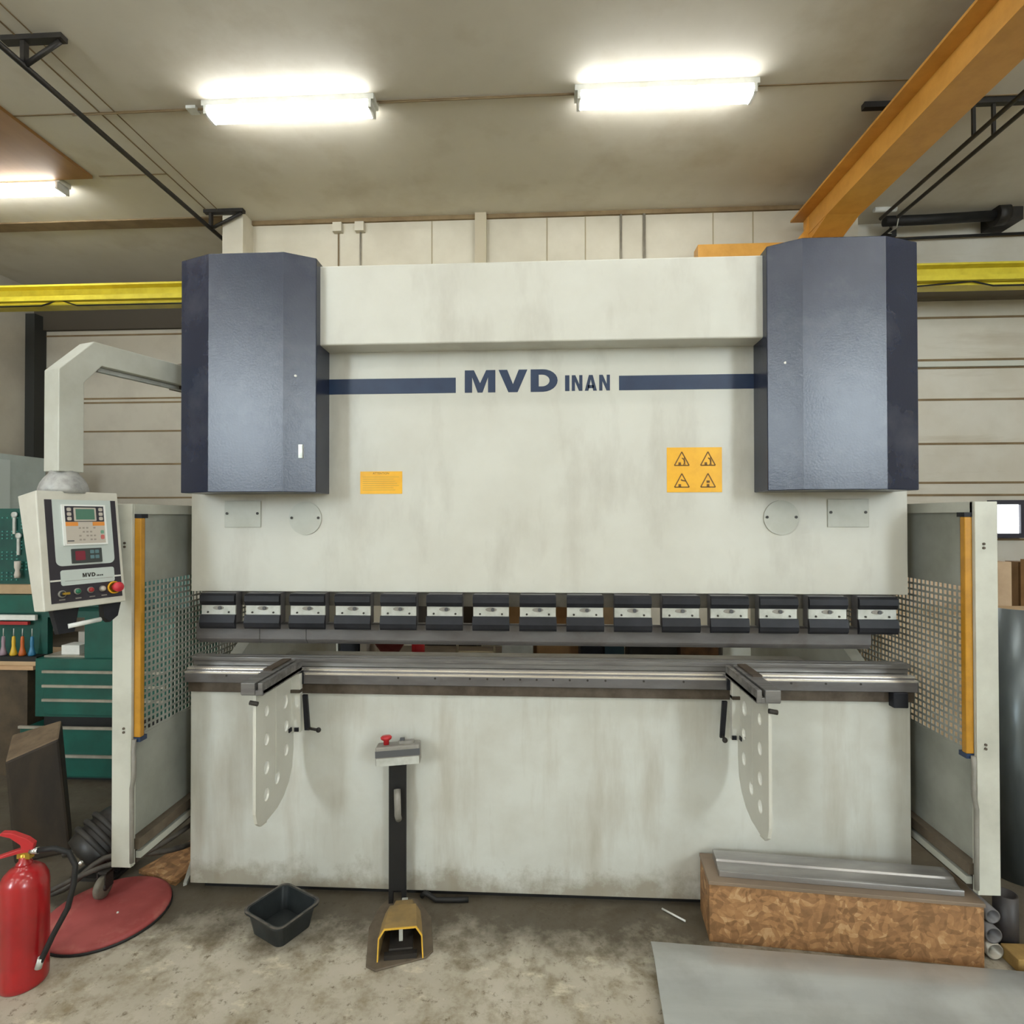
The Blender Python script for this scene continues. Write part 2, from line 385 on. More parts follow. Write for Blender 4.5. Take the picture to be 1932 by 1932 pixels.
struct(B(-7.4, -3.4, 3.62, 3.80, 4.985, 5).build('trim_6', seam))
struct(B(-7.4, -3.4, 5.44, 5.5, 4.40, 4.95).build('trim_7', mat('lintel_dark', '4a4236', rough=.8)))
struct(B(-7.4, -7.26, 5.3, 5.5, 0, 4.6).build('trim_8', mat('corner_dark', '2c2c28', rough=.7)))
struct(B(-7.4, 3.0, 1.995, 2.005, 4.994, 5).build('trim_9', seam))
struct(B(3.0, 6.5, 2.2, 2.21, 4.994, 5).build('trim_10', seam))
struct(B(-3.62, -3.61, -2, 3.6, 4.994, 5).build('trim_11', seam))
struct(B(-3.49, -3.483, -2, 3.6, 4.994, 5).build('trim_12', seam))
struct(B(-4.3, -3.62, 2.83, 2.84, 4.994, 5).build('trim_13', seam))
struct(B(-7.4, -4.36, -3, 2.83, 4.97, 5).build('trim_14', plyw))
# wall behind the photographer with two tall daylight windows
wr = MB()
for (a, b) in ((-7.5, -6.2), (-4.6, 4.6), (6.2, 6.6)): wr.box(a, b, -8.2, -8.0, 0, 5)
for (a, b) in ((-6.2, -4.6), (4.6, 6.2)): wr.box(a, b, -8.2, -8.0, 0, 2.1).box(a, b, -8.2, -8.0, 4.6, 5)
struct(wr.build('wall_rear', wall_mid))
for i, a in enumerate((-6.2, 4.6)):
    fr = MB().box(a, a+.08, -8.1, -7.98, 2.1, 4.6).box(a+1.52, a+1.6, -8.1, -7.98, 2.1, 4.6).box(a, a+1.6, -8.1, -7.98, 2.1, 2.18).box(a, a+1.6, -8.1, -7.98, 4.52, 4.6).build('window_%d' % (i+2), dark)
    struct(fr); B(a+.08, a+1.52, -8.08, -8.06, 2.18, 4.52).build('window_pane', day_m, fr)
wf = MB().box(5.02, 5.37, 4.12, 4.2, 1.79, 1.84).box(5.02, 5.37, 4.12, 4.2, 1.42, 1.47).box(5.02, 5.07, 4.12, 4.2, 1.47, 1.79).box(5.32, 5.37, 4.12, 4.2, 1.47, 1.79).build('window_1', mat('window_frame_dark', '34333e', rough=.5))
struct(wf); B(5.07, 5.32, 4.15, 4.19, 1.47, 1.79).build('window_pane', day_w, wf)

# ceiling lights
def batten(x, y, label):
    t = thing('ceiling_light', label, 'ceiling light', (x, y, 5.0), 'fluorescent battens on the ceiling')
    B(x-.70, x+.70, y-.07, y+.07, 4.955, 5.0).build('housing', white_m, t)
    m = MB(); m.prism(rrect(y-.075, y+.075, 4.885, 4.955, .03), 'X', x-.655, x+.655); m.build('diffuser', lamp_m, t)
    for s_ in (-1, 1): B(x+s_*.655-(.025 if s_ < 0 else 0), x+s_*.655+(0 if s_ < 0 else .025), y-.072, y+.072, 4.888, 4.955).build('end_cap', white_m, t)
    return t
l0 = batten(-2.0, 1.98, 'lit fluorescent batten on the ceiling above the left half of the press brake')
dup(l0, (2.98, 0, 0), 'lit fluorescent batten on the ceiling above the right half of the press brake')
dup(l0, (-3.40, .92, 0), 'lit fluorescent batten at the left edge beside the brown ceiling board')
for y in (-1.3, -4.3, -6.9):
    for x in (-5, -2, 1, 4):
        dup(l0, (x+2, y-1.98, 0), 'lit fluorescent batten on the ceiling behind the photographer, %s row, %s' % ({-1.3: 'nearest', -4.3: 'middle', -6.9: 'farthest'}[y], {-5: 'far left', -2: 'left of centre', 1: 'right of centre', 4: 'far right'}[x]))
tag(MB().tube([(-3.85, 2.0, 4.985), (-2.72, 2.0, 4.990)], .007).build('ceiling_conduit', seam), 'thin brown conduit running left from the left ceiling light', 'conduit')
tag(MB().tube([(-1.28, 2.0, 4.985), (.28, 2.0, 4.990)], .007).build('ceiling_conduit', seam), 'thin brown conduit joining the two ceiling lights above the press brake', 'conduit')
tag(B(-2.86, -2.78, 1.96, 2.04, 4.975, 5).build('junction_box', white_m), 'small pale junction box at the left end of the left ceiling light', 'junction box')

# wall conduits with little boxes
def conduit(x, label, box=True, r=.010):
    t = thing('wall_conduit', label, 'conduit', (x, 3.75, 3.0))
    MB().tube([(x, 3.752, 3.0), (x, 3.752, 4.86 if box else 4.955)], r, 8).build('pipe', handle_m if r > .009 else seam, t)
    if box: B(x-.05, x+.05, 3.70, 3.77, 4.84, 4.94).build('junction_box', wall_mid, t)
conduit(-2.25, 'thin brown wall conduit with a small box, leftmost above the press brake', True, .008)
conduit(-2.0, 'pale wall conduit with a square box, second from the left above the press brake')
conduit(.885, 'brown wall conduit left of the pair right of the pilaster', False, .012)
conduit(1.135, 'grey wall conduit right of the pair right of the pilaster', False, .016)

# crane
t = thing('crane_runway_beam', 'yellow crane runway beam running along the back wall', 'crane beam', (-.5, 3.5, 3.95))
m = MB(); m.prism([(3.42, 3.97), (3.42, 3.99), (3.495, 4.0), (3.495, 4.17), (3.42, 4.18), (3.42, 4.20), (3.58, 4.20), (3.58, 4.18), (3.505, 4.17), (3.505, 4.0), (3.58, 3.99), (3.58, 3.97)], 'X', -7.35, 6.45)
m.build('beam', crane_ye, t)
B(-7.35, 6.45, 3.36, 3.42, 4.0, 4.05).build('rail_flange', crane_ye, t)
MB().tube([(-7.3, 3.40, 3.955), (-5.4, 3.40, 3.96), (-5.2, 3.40, 4.02), (-5.0, 3.40, 3.955), (3.7, 3.4, 3.955), (4.3, 3.4, 4.0), (4.5, 3.4, 3.95), (6.4, 3.4, 3.95)], .008, 6).build('cable', blackr, t)
tag(MB().box(1.62, 3.55, 3.42, 3.58, 4.215, 4.45).build('crane_end_carriage', crane_or, bevel=.006), 'orange crane end carriage on the yellow runway beam', 'crane carriage')
t = thing('crane_girder', 'long orange crane girder crossing the ceiling at the upper right', 'crane girder', (2.91, 1.5, 4.46))
B(2.745, 3.065, -3, 3.62, 4.55, 4.57).build('bottom_flange', crane_or, t)
B(2.755, 3.055, -3, 3.60, 4.57, 4.745).build('web', crane_or, t)
B(2.63, 3.18, -3, 3.62, 4.745, 4.765).build('top_flange', crane_or, t)
B(2.86, 2.92, -3, 3.60, 4.765, 4.80).build('rail', dark, t)
m = MB(); m.prism([(3.0, 4.57), (3.55, 4.455), (3.6, 4.455), (3.6, 4.57)], 'X', 2.75, 3.06); m.build('end_seat', crane_or, t)
m = MB(); m.prism([(2.60, 4.455), (2.72, 4.60), (2.75, 4.74), (2.90, 4.74), (2.90, 4.455)], 'Y', 3.48, 3.52); m.build('gusset', crane_or, t)

# pipes under the ceiling with triangular brackets
def bracket(x0, x1, xs, y, drop, label):
    tt = thing('pipe_bracket', label, 'bracket', (x0, y, 5-drop))
    B(x0, x1, y-.03, y+.03, 4.965, 5).build('top_bar', dark, tt)
    B(xs-.015, xs+.015, y-.02, y+.02, 5-drop, 4.965).build('drop_bar', dark, tt)
    a = Vector((xs, y, 5-drop)); b_ = Vector((x1-.03, y, 4.96)); MB().tube([a, b_], .018, 6).build('brace', dark, tt)
tag(MB().tube([(-3.57, y, 4.80) for y in (-3, 0, 2, 3.92)], .022, 10).build('ceiling_pipe', dark), 'long dark pipe under the ceiling at the upper left', 'pipe')
bracket(-3.72, -3.28, -3.57, 1.27, .2, 'dark triangular bracket holding the left pipe near the top left corner')
bracket(-3.64, -3.20, -3.57, 3.50, .2, 'dark triangular bracket holding the far end of the left pipe')
tag(MB().tube([(3.478, -1, 4.70), (3.478, 3.5, 4.70)], .018, 10).build('ceiling_pipe', dark), 'left pipe of the parallel pair at the upper right', 'pipe')
tag(MB().tube([(3.632, -1, 4.70), (3.632, 3.47, 4.70)], .018, 10).build('ceiling_pipe', dark), 'right pipe of the parallel pair at the upper right', 'pipe')
tt = thing('pipe_bracket', 'dark bracket crossing behind the orange girder at the upper right', 'bracket', (3.4, 2.25, 4.7))
B(2.62, 3.95, 2.22, 2.27, 4.955, 5).build('top_bar', dark, tt)
for x in (3.478, 3.632): B(x-.012, x+.012, 2.235, 2.255, 4.70, 4.96).build('drop_bar', dark, tt)
tag(MB().tube([(3.62, 3.86, 4.985), (3.85, 3.86, 4.985)], .03, 8).build('white_tube', white_m), 'short white tube behind the pipes at the upper right', 'tube')
t = thing('door_spring_shaft', 'thick black roller shaft under the ceiling at the right', 'roller shaft', (4.4, 3.95, 4.85))
MB().tube([(3.78, 3.95, 4.90), (4.2, 3.95, 4.905), (4.95, 3.95, 4.93)], .055, 14).build('shaft', blackr, t)
MB().cyl((4.93, 3.95, 4.93), (5.05, 3.95, 4.94), .11).build('drum', dark, t)
B(4.98, 5.2, 3.9, 4.2, 4.86, 5.0).build('end_bracket', dark, t)
tag(MB().tube([(3.42, 4.14, 4.80), (4.1, 4.14, 4.79), (4.3, 4.14, 4.80), (6.4, 4.14, 4.84)], .016, 8).build('wall_cable', blackr), 'black cable running along the right wall below the roller shaft', 'cable')
t = thing('wall_lamp', 'small grey lamp head above the right blue cover', 'lamp', (3.93, 4.05, 4.80))
MB().cyl((3.88, 4.0, 4.86), (4.05, 3.95, 4.92), .045).build('head', gray_pl, t)
B(3.88, 3.94, 4.0, 4.2, 4.76, 4.86).build('mount', blackr, t)
MB().tube([(3.64, 3.47, 4.70), (3.70, 3.6, 4.66), (3.76, 3.85, 4.72), (3.9, 4.02, 4.80)], .005, 6).build('cord', white_m, t)

# ------------------------------------------------------------------ press brake
P = thing('press_brake', 'large cream press brake with two dark blue cylinder covers and lettered front', 'press brake', (0, .6, 0))
bed = MB(); bed.box(-1.55, 1.555, 0, .06, .03, .885); bed.build('bed_plate', cream_low, P, bevel=.003)
B(-1.50, 1.50, .03, .20, 0, .03).build('plinth', blackr, P)
for s_ in (-1, 1):
    x = s_*1.47
    prof = [(.06, .0), (1.5, .0), (1.5, 2.45), (.06, 2.45), (.06, 1.33), (.35, 1.30), (.48, 1.18), (.35, 1.06), (.06, .9)]
    MB().prism(prof, 'X', x-.03, x+.03).build('side_frame', greycream, P)
B(-1.44, 1.44, 1.30, 1.5, 1.75, 2.4).build('oil_tank', greycream, P)
# table rail
m = MB(); m.prism([(.12, .885), (.12, .985), (.015, .985), (.012, .990), (-.02, .990), (-.024, .978), (-.040, .978), (-.045, .972), (-.045, .935), (-.018, .928), (-.018, .885)], 'X', -1.55, 1.558)
m.build('table_rail', steel_dk, P, bevel=.0015)
B(-1.55, 1.558, -.0185, -.016, .886, .926).build('table_under_strip', rusty, P)
B(-1.552, 1.56, -.022, .006, .986, .9940).build('rail_edge_highlight', steel_br, P)
B(-1.552, 1.56, -.044, -.026, .974, .9810).build('rail_edge_highlight', steel_br, P)
xs = [-1.36, -1.22, -.60, -.44, -.29, -.215, -.145, -.075, -.005, .065, .135, .21, .285, .445, .61, 1.05, 1.19, 1.33]
for x in xs: MB().cyl((x, -.0475, .966), (x, -.043, .966), .0045, 10).build('set_screw', black_ink, P)
B(1.455, 1.515, -.055, -.018, .872, .935).build('stop_block', blackp, P, bevel=.004)
# ram
m = MB(); m.box(-1.55, 1.55, 0, .06, 1.328, 2.45)
m.build('ram_plate', cream, P, bevel=.003)
B(-.925, .925, -.115, .30, 2.385, 2.722).build('top_housing', cream, P, bevel=.006)
B(-1.52, 1.52, .035, .055, 1.262, 1.330).build('ram_lower_rail', gray_pl, P)
B(-1.52, 1.42, .012, .05, 1.166, 1.186).build('tool_holder_rail', steel, P)
for k in range(15):
    x = -1.397+.19965*k
    c = B(x-.076, x+.076, -.045, -.036, 1.233, 1.274).build('tool_clamp', satin, P)
    B(x-.074, x+.074, -.036, .012, 1.194, 1.326).build('clamp_body', steel_dk, c)
    m = MB(); m.prism([(-.046, 1.325), (-.058, 1.316), (-.060, 1.292), (-.050, 1.274), (-.044, 1.274), (-.044, 1.325)], 'X', x-.077, x+.077); m.build('upper_block', blackp, c)
    m = MB(); m.prism([(-.044, 1.233), (-.054, 1.231), (-.062, 1.200), (-.058, 1.182), (-.050, 1.172), (-.044, 1.172)], 'X', x-.079, x+.079); m.build('lower_block', blackp, c)
    m = MB()
    m.prism([(x+.024*math.cos(a)+.0, 1.262+.009*math.sin(a)) for a in [2*PI*i/14 for i in range(14)]], 'Y', -.0475, -.045)
    m.build('wedge_slot', gray_pl, c)
    for s_ in (-1, 1): MB().cyl((x+s_*.047, -.0485, 1.243), (x+s_*.047, -.044, 1.243), .0045, 8).build('bolt', black_ink, c)
    MB().cyl((x+.008, -.0525, 1.262), (x+.008, -.046, 1.262), .008, 10).build('bolt', grey_dk, c)
# stripes and lettering
B(-.925, -.357, -.0015, 0, 2.201, 2.268).build('stripe', navy, P)
B(.352, .925, -.0015, 0, 2.203, 2.266).build('stripe', navy, P)
m = MB(); word(m, 'MVD', -.317, 2.201, .098, (.134, .126, .117), .014, 'Y', -.0016, 0); m.build('lettering', navy, P)
m = MB(); word(m, 'INAN', .120, 2.203, .068, (.019, .046, .052, .046), .010, 'Y', -.0016, 0); m.build('lettering', navy, P)
# covers
def cover(s_, name_w):
    X = lambda a: s_*a
    m = MB(); m.prism([(X(.921), .30), (X(.921), 0), (X(.915), -.16), (X(1.026), -.225), (X(1.338), -.225), (X(1.492), -.165), (X(1.497), 0), (X(1.515), .02), (X(1.515), .30)], 'Z', 1.760, 2.735)
    c = m.build('cylinder_cover', blue_cover, P, bevel=.003)
    return c
cl = cover(-1, ''); cr_ = cover(1, '')
# hollow dark underside lips
MB().cyl((-.985, -.205, 2.235), (-.985, -.185, 2.235), .005, 8).build('rivet', white_m, cl)
MB().cyl((.972, -.195, 2.26), (.972, -.180, 2.26), .005, 8).build('rivet', white_m, cr_)
m = MB(); m.box(-.975, -.958, -.197, -.175, 1.90, 1.955); m.build('latch', satin, cl); 
# cover plates with bolts
def plates(s_):
    x0, x1 = (-1.394, -1.229) if s_ < 0 else (1.222, 1.390)
    c = B(x0, x1, -.006, 0, 1.613, 1.731).build('square_cover_plate', greycream, P, bevel=.0015)
    for x in (x0+.012, x1-.014): MB().cyl((x, -.009, 1.675), (x, -.005, 1.675), .006, 10).build('bolt', black_ink, c)
    cx = -1.027 if s_ < 0 else 1.031
    c = MB().cyl((cx, -.007, 1.653), (cx, 0, 1.653), .073, 40).build('round_cover_plate', greycream, P)
    for x in (cx-.060, cx+.060): MB().cyl((x, -.010, 1.655), (x, -.006, 1.655), .006, 10).build('bolt', black_ink, c)
plates(-1); plates(1)
# notice label
c = lab(B(-.781, -.594, -.002, 0, 1.760, 1.859).build('notice_sign', signy, P), 'yellow notice label with faded text')
tc = bpy.data.curves.new('t', 'FONT'); tc.body = 'ATTENTION'; tc.size = .013; tc.align_x = 'CENTER'; tc.extrude = .0003
to = bpy.data.objects.new('t', tc); COL.objects.link(to); bpy.context.view_layer.update()
tm = bpy.data.meshes.new_from_object(to.evaluated_get(bpy.context.evaluated_depsgraph_get())); bpy.data.objects.remove(to)
m = MB(); m.add([(-.688+v.co.x, -.0024-v.co.z*.3, 1.846+v.co.y) for v in tm.vertices], [tuple(p.vertices) for p in tm.polygons]); m.build('heading_text', signink, c)
m = MB()
for i in range(7):
    z = 1.835-.0095*i; m.box(-.770, -.770+.165*(.98-.05*((i*3) % 4)), -.0026, -.002, z-.002, z+.0008)
m.build('faded_text_lines', signfaint, c)
# pictogram sign
c = lab(B(.554, .786, -.002, 0, 1.762, 1.954).build('warning_sign', signy, P), 'yellow sign with four triangular hazard pictograms')
def tri(cx, cz, kind):
    m = MB(); h = .058; w = .062; A = (cx, cz+h*.62); Bp = (cx-w/2, cz-h*.38); C_ = (cx+w/2, cz-h*.38); a, b = -.0032, -.002
    for p, q in ((A, Bp), (Bp, C_), (C_, A)): m.strip(p, q, .0045, 'Y', a, b)
    zb = cz-h*.38
    bx = cx-.009 if kind != 3 else cx
    m.prism([(bx-.006, zb), (bx+.006, zb), (bx+.005, zb+.013), (bx-.005, zb+.013)], 'Y', a, b)
    if kind in (0, 1):
        m.strip((cx+.001, cz+.010), (cx+.011, cz+.002), .005, 'Y', a, b); m.strip((cx+.010, cz+.004), (cx+.012, cz-.009), .006, 'Y', a, b)
        m.strip((cx+.012, cz-.008), (cx+.006, zb), .003, 'Y', a, b); m.strip((cx+.012, cz-.008), (cx+.014, zb), .003, 'Y', a, b)
        m.strip((cx+.010, cz+.006), (cx+.012, cz+.014), .004, 'Y', a, b)
    elif kind == 2:
        m.strip((cx-.004, cz+.010), (cx+.004, cz+.006), .005, 'Y', a, b); m.strip((cx+.002, cz+.007), (cx+.017, cz+.004), .005, 'Y', a, b)
    else:
        m.box(cx-.006, cx+.007, a, b, cz-.004, cz+.006)
    m.build('pictogram', signink, c)
for i, (x, z) in enumerate(((.617, 1.899), (.727, 1.899), (.617, 1.806), (.727, 1.806))): tri(x, z, i)

# punches and die
def punch(x0, x1, label):
    m = MB(); m.prism([(.0, 1.192), (-.012, 1.186), (-.012, 1.120), (-.006, 1.112), (.010, 1.098), (.016, 1.098), (.026, 1.115), (.034, 1.118), (.034, 1.166), (.008, 1.166), (.006, 1.192)], 'X', x0, x1)
    tag(m.build('bending_punch', steel_dk, bevel=.001), label, 'punch', 'punch segments clamped under the ram')
punch(-1.515, -1.230, 'leftmost punch segment clamped under the press brake ram')
punch(-1.228, -1.020, 'short punch segment, second from the left under the ram')
punch(-1.018, 1.392, 'long punch segment filling most of the ram width')
m = MB(); m.prism([(.016, .994), (.016, 1.016), (.002, 1.019), (.002, 1.034), (.005, 1.036), (.024, 1.036), (.032, 1.025), (.040, 1.036), (.060, 1.036), (.060, .994)], 'X', -1.548, 1.556)
tag(m.build('bending_die', steel, bevel=.001), 'long grooved steel die lying on the press brake table', 'die')

# sheet support arms
def fin_profile():
    return [(-.375, 1.0), (-.375, .54), (-.362, .50), (-.335, .478), (-.29, .470), (-.20, .476), (-.14, .497), (-.092, .535), (-.062, .585), (-.05, .66), (-.05, 1.0)]
def support(cx, side, label):
    # side: +1 when the fin hangs under the right-hand edge seen from the front
    t = thing('sheet_support_arm', label, 'support arm', (cx, -.05, .47), 'sheet support arms on the press brake')
    ya = -.40
    m = MB(); m.box(cx-.042, cx+.012, ya, -.052, .996, 1.040) if side > 0 else m.box(cx-.012, cx+.042, ya, -.052, .996, 1.040)
    if side > 0: m.box(cx+.024, cx+.042, ya, -.052, .996, 1.040)
    else: m.box(cx-.042, cx-.024, ya, -.052, .996, 1.040)
    m.box(cx-.042, cx+.042, ya+.004, -.052, .992, 1.012)
    m.build('slotted_top_bar', steel, t, bevel=.002)
    if side > 0: m = B(cx-.042, cx-.006, ya+.17, -.052, 1.040, 1.046)
    else: m = B(cx+.006, cx+.042, ya+.17, -.052, 1.040, 1.046)
    m.build('rear_rest_plate', rusty, t)
    fx = cx+.012 if side < 0 else cx+.0
    # side plate with real round openings
    cu = bpy.data.curves.new('p', 'CURVE'); cu.dimensions = '2D'; cu.fill_mode = 'BOTH'; cu.extrude = .004
    def spl(pts):
        s_ = cu.splines.new('POLY'); s_.points.add(len(pts)-1)
        for i, p in enumerate(pts): s_.points[i].co = (p[0], p[1], 0, 1)
        s_.use_cyclic_u = True
    spl(fin_profile())
    for (y, z, r) in ((-.29, .90, .022), (-.29, .79, .024), (-.29, .68, .026), (-.29, .575, .026), (-.12, .78, .024), (-.12, .68, .026), (-.20, .60, .026), (-.13, .885, .030)):
        spl([(y+r*.8*math.cos(2*PI*i/20), z+r*math.sin(2*PI*i/20)) for i in range(20)])
    oo = bpy.data.objects.new('p', cu); COL.objects.link(oo); bpy.context.view_layer.update()
    tm = bpy.data.meshes.new_from_object(oo.evaluated_get(bpy.context.evaluated_depsgraph_get())); bpy.data.objects.remove(oo)
    m = MB(); m.add([(fx+v.co.z, v.co.x, v.co.y) for v in tm.vertices], [tuple(p.vertices) for p in tm.polygons])
    m.build('side_plate', cream, t)
    m = MB(); m.prism([(-.378, 1.0), (-.378, .54), (-.365, .498), (-.336, .474), (-.29, .466), (-.29, .470), (-.335, .479), (-.361, .502), (-.373, .54), (-.373, 1.0)], 'X', fx-.006, fx+.006); m.build('front_flange', cream, t)
    B(fx-.006, fx+.006, -.215, -.203, .62, .99).build('centre_fold', cream, t)
    sx = fx+.035*side
    B(min(fx, sx)-.0, max(fx, sx)+.008, -.075, -.048, .735, .985).build('mounting_bracket', cream, t, bevel=.002)
    B(min(fx, sx), max(fx, sx)+.01, -.082, -.046, .905, .918).build('clamp_bar', rusty, t)
    B(sx-.012, sx+.012, -.055, -.046, .936, .992).build('hook', blackp, t)
    hx = sx+.028*side
    m = MB(); m.prism([(hx-.010, .895), (hx+.010, .895), (hx+.010+.012*side, .745), (hx-.010+.010*side, .745)], 'Y', -.075, -.062); m.build('crank_lever', blackp, t)
    k = MB().cyl((hx+.010*side, -.068, .752), (hx+(.060 if side > 0 else -.012), -.085 if side > 0 else -.11, .752), .006).build('crank_handle', dark, t)
    MB().ball((hx+(.066 if side > 0 else -.014), -.087 if side > 0 else -.115, .752), .011).build('knob', dark, k)
    for dx in (0, .03*side):
        B(fx+dx-.008, fx+dx+.010, -.10 if dx == 0 else -.085, -.078, .742, .758).build('square_nut', blackp, t)
    MB().cyl((fx-.01, -.392, .965), (fx+.02, -.392, .960), .009, 8).build('bolt_head', dark, t)
    return t
support(-1.062, 1, 'steel topped sheet support arm hanging on the left half of the table')
support(.822, -1, 'steel topped sheet support arm hanging on the right half of the table')

# side guards
def guard(s_, label):
    X = lambda a: s_*a
    def bx(a, b, *r): return B(min(X(a), X(b)), max(X(a), X(b)), *r)
    t = thing('side_guard', label, 'machine guard', (X(1.66), .1, .25), 'side guards beside the press brake')
    m = MB(); a, b = sorted((X(1.62), X(1.70))); m.box(a, b, -.275, -.262, .262, 1.712); a, b = sorted((X(1.693), X(1.70))); m.box(a, b, -.262, -.225, .262, 1.712)
    a, b = sorted((X(1.62), X(1.66))); m.box(a, b, -.262, -.248, .262, 1.712)
    m.build('post', guardpaint, t, bevel=.002)
    a, b = sorted((X(1.635), X(1.641)))
    B(a, b, -.248, .75, 1.392, 1.705).build('upper_panel', guardpanel, t)
    B(a, b, -.248, .75, .368, .762).build('lower_panel', guardpanel, t)
    bx(1.62, 1.642, -.262, .75, 1.672, 1.712).build('top_rail', guardpaint, t)
    m = MB(); n = 24; p = .0261
    for i in range(n+1): m.box(a+.001, b-.002, -.21, .75, .766+i*p-.0045, .766+i*p+.0045)
    j = 0; y = -.21
    while y < .745: m.box(a+.0005, b-.0025, y-.0045, y+.0045, .762, 1.396); y += p
    m.box(a, b, -.248, -.213, .762, 1.392)
    m.build('perforated_panel', guardpanel, t)
    bx(1.592, 1.62, -.262, -.238, .775, 1.655).build('light_curtain', yellow, t, bevel=.003)
    bx(1.604, 1.634, -.238, -.222, .768, 1.665).build('light_curtain_back', mat('maroon_dark', '3a2018', rough=.5), t)
    bx(1.592, 1.634, -.262, -.222, 1.655, 1.672).build('end_cap', blackp, t)
    bx(1.592, 1.634, -.262, -.222, .757, .775).build('end_cap', navy, t)
    m = MB().tube([(X(1.612), -.268, .77), (X(1.612), -.272, .72), (X(1.600), -.285, .69), (X(1.600), -.285, .63), (X(1.616), -.275, .58), (X(1.618), -.272, .50), (X(1.618), -.270, .28)], .0085, 8); m.build('cable_tube', gray_pl, t)
    bx(1.60, 1.645, -.255, .75, .325, .366).build('bottom_rail', basep, t)
    bx(1.60, 1.62, -.245, .20, .285, .312).build('lower_bar', greycream, t)
    bx(1.62, 1.66, -.24, .75, .262, .325).build('sill', rusty, t)
    for z in (1.54, 1.555, .80, .815): MB().cyl((X(1.65), -.279, z), (X(1.65), -.274, z), .005, 8).build('screw', rusty, t)
    m = MB(); a, b = sorted((X(1.555), X(1.64)))
    for z in (.9, 2.0): pass
    m.box(a, b, .68, .72, 1.5, 1.56).box(a, b, .68, .72, .5, .56); m.build('hinge_arm', dark, t)
    return t
guard(-1, 'grey sheet metal side guard with yellow light strip left of the press brake')
guard(1, 'grey sheet metal side guard with yellow light strip right of the press brake')

# ------------------------------------------------------------------ control pendant
t = thing('control_pendant', 'cream swing arm with hanging control box left of the press brake', 'control panel', (-1.80, -.40, 1.3)); PEND = t
u2 = Vector((.322, .947, 0)); n2 = Vector((.947, -.322, 0)); cc = Vector((-1.802, -.395, 0)); a_ = .0435
MT = Matrix(((n2.x, u2.x, 0, cc.x), (n2.y, u2.y, 0, cc.y), (0, 0, 1, 0), (0, 0, 0, 1)))
m = MB(); m.M = MT
m.prism([(-a_, 1.828), (-a_, 2.205), (.078, 2.338), (.62, 2.338), (.62, 2.250), (.108, 2.250), (a_, 2.171), (a_, 1.828)], 'X', -a_, a_)
m.build('swing_arm', greycream, t, bevel=.003)
m = MB(); m.M = MT; m.box(-.005, .015, .11, .60, 2.232, 2.248); m.build('cable_duct', satin, t)
m = MB(); m.M = MT; m.box(-.05, .05, .46, .66, 2.238, 2.35); m.build('pivot_clamp', rusty, t)
m = MB().lathe([(.044, 1.832), (.046, 1.822), (.060, 1.806), (.072, 1.785), (.078, 1.765), (.078, 1.748)], (-1.802, -.395, 0), 28); m.build('ball_joint', gray_pl if False else mat('cast_grey', 'a9a9a6', '8f8f8c', scale=30, rough=.5, metal=.2), t)
R_ = Vector((.359, .933, 0)); U_ = Vector((-.125, .048, .991)); N_ = Vector((.925, -.356, .134)); TL = Vector((-1.783, -.535, 1.754))
w_, h_ = .2757, .4274
PM = Matrix(((R_.x, U_.x, N_.x, TL.x), (R_.y, U_.y, N_.y, TL.y), (R_.z, U_.z, N_.z, TL.z), (0, 0, 0, 1)))
def LP(): mm = MB(); mm.M = PM; return mm
def fr(u0, u1, v0, v1): return (u0*w_, u1*w_, -v1*h_, -v0*h_)
m = LP(); m.add([(0, 0, 0), (w_, 0, 0), (w_, -h_, 0), (0, -h_, 0), (0, -.004, -.115), (w_, -.004, -.115), (w_, -h_+.004, -.062), (0, -h_+.004, -.062)],
      [(0, 1, 2, 3), (7, 6, 5, 4), (0, 4, 5, 1), (1, 5, 6, 2), (2, 6, 7, 3), (3, 7, 4, 0)])
cb = m.build('control_box', mat('box_cream', 'cfcdc2', 'c3c0b4', scale=6, rough=.45), t, bevel=.004)
def plate(u0, u1, v0, v1, z, name, mt, par, r=0.0, z0=0.0):
    m = LP(); x0, x1, y0, y1 = fr(u0, u1, v0, v1)
    m.prism(rrect(x0, x1, y0, y1, r) if r else [(x0, y0), (x1, y0), (x1, y1), (x0, y1)], 'Z', z0, z)
    return m.build(name, mt, par)
plate(.085, .955, .075, .945, .002, 'face_plate', mat('face_dark', '2c2830', rough=.45), t)
x0, x1, y0, y1 = fr(.165, .885, .075, .640)
m = LP(); m.prism([(x0, y1), (x1, y1)]+list(reversed(arc(x1-.02, y0+.02, .02, -PI/2, 0, 6)))+list(reversed(arc(x0+.02, y0+.02, .02, PI, 1.5*PI, 6))), 'Z', .002, .0032); m.build('pale_overlay', pale, t)
plate(.085, .955, .752, .766, .003, 'pale_line', white_m, t, 0, .002)
lp_ = plate(.205, .865, .675, .805, .004, 'logo_plate', pale, t, .008, .002)
m = LP(); word(m, 'MVD', .505*w_-.012, -.738*h_-.004, .015, (.014, .013, .013), .0018, 'Z', .004, .0046); m.build('lettering', black_ink, t)
m = LP(); word(m, 'INAN', .505*w_+.036, -.738*h_-.004, .006, (.0022, .005, .0055, .005), .0014, 'Z', .004, .0046); m.build('lettering', black_ink, t)
m = LP(); m.box(.25*w_, .84*w_, -.770*h_, -.767*h_, .004, .0045); m.build('thin_line', gray_pl, t)
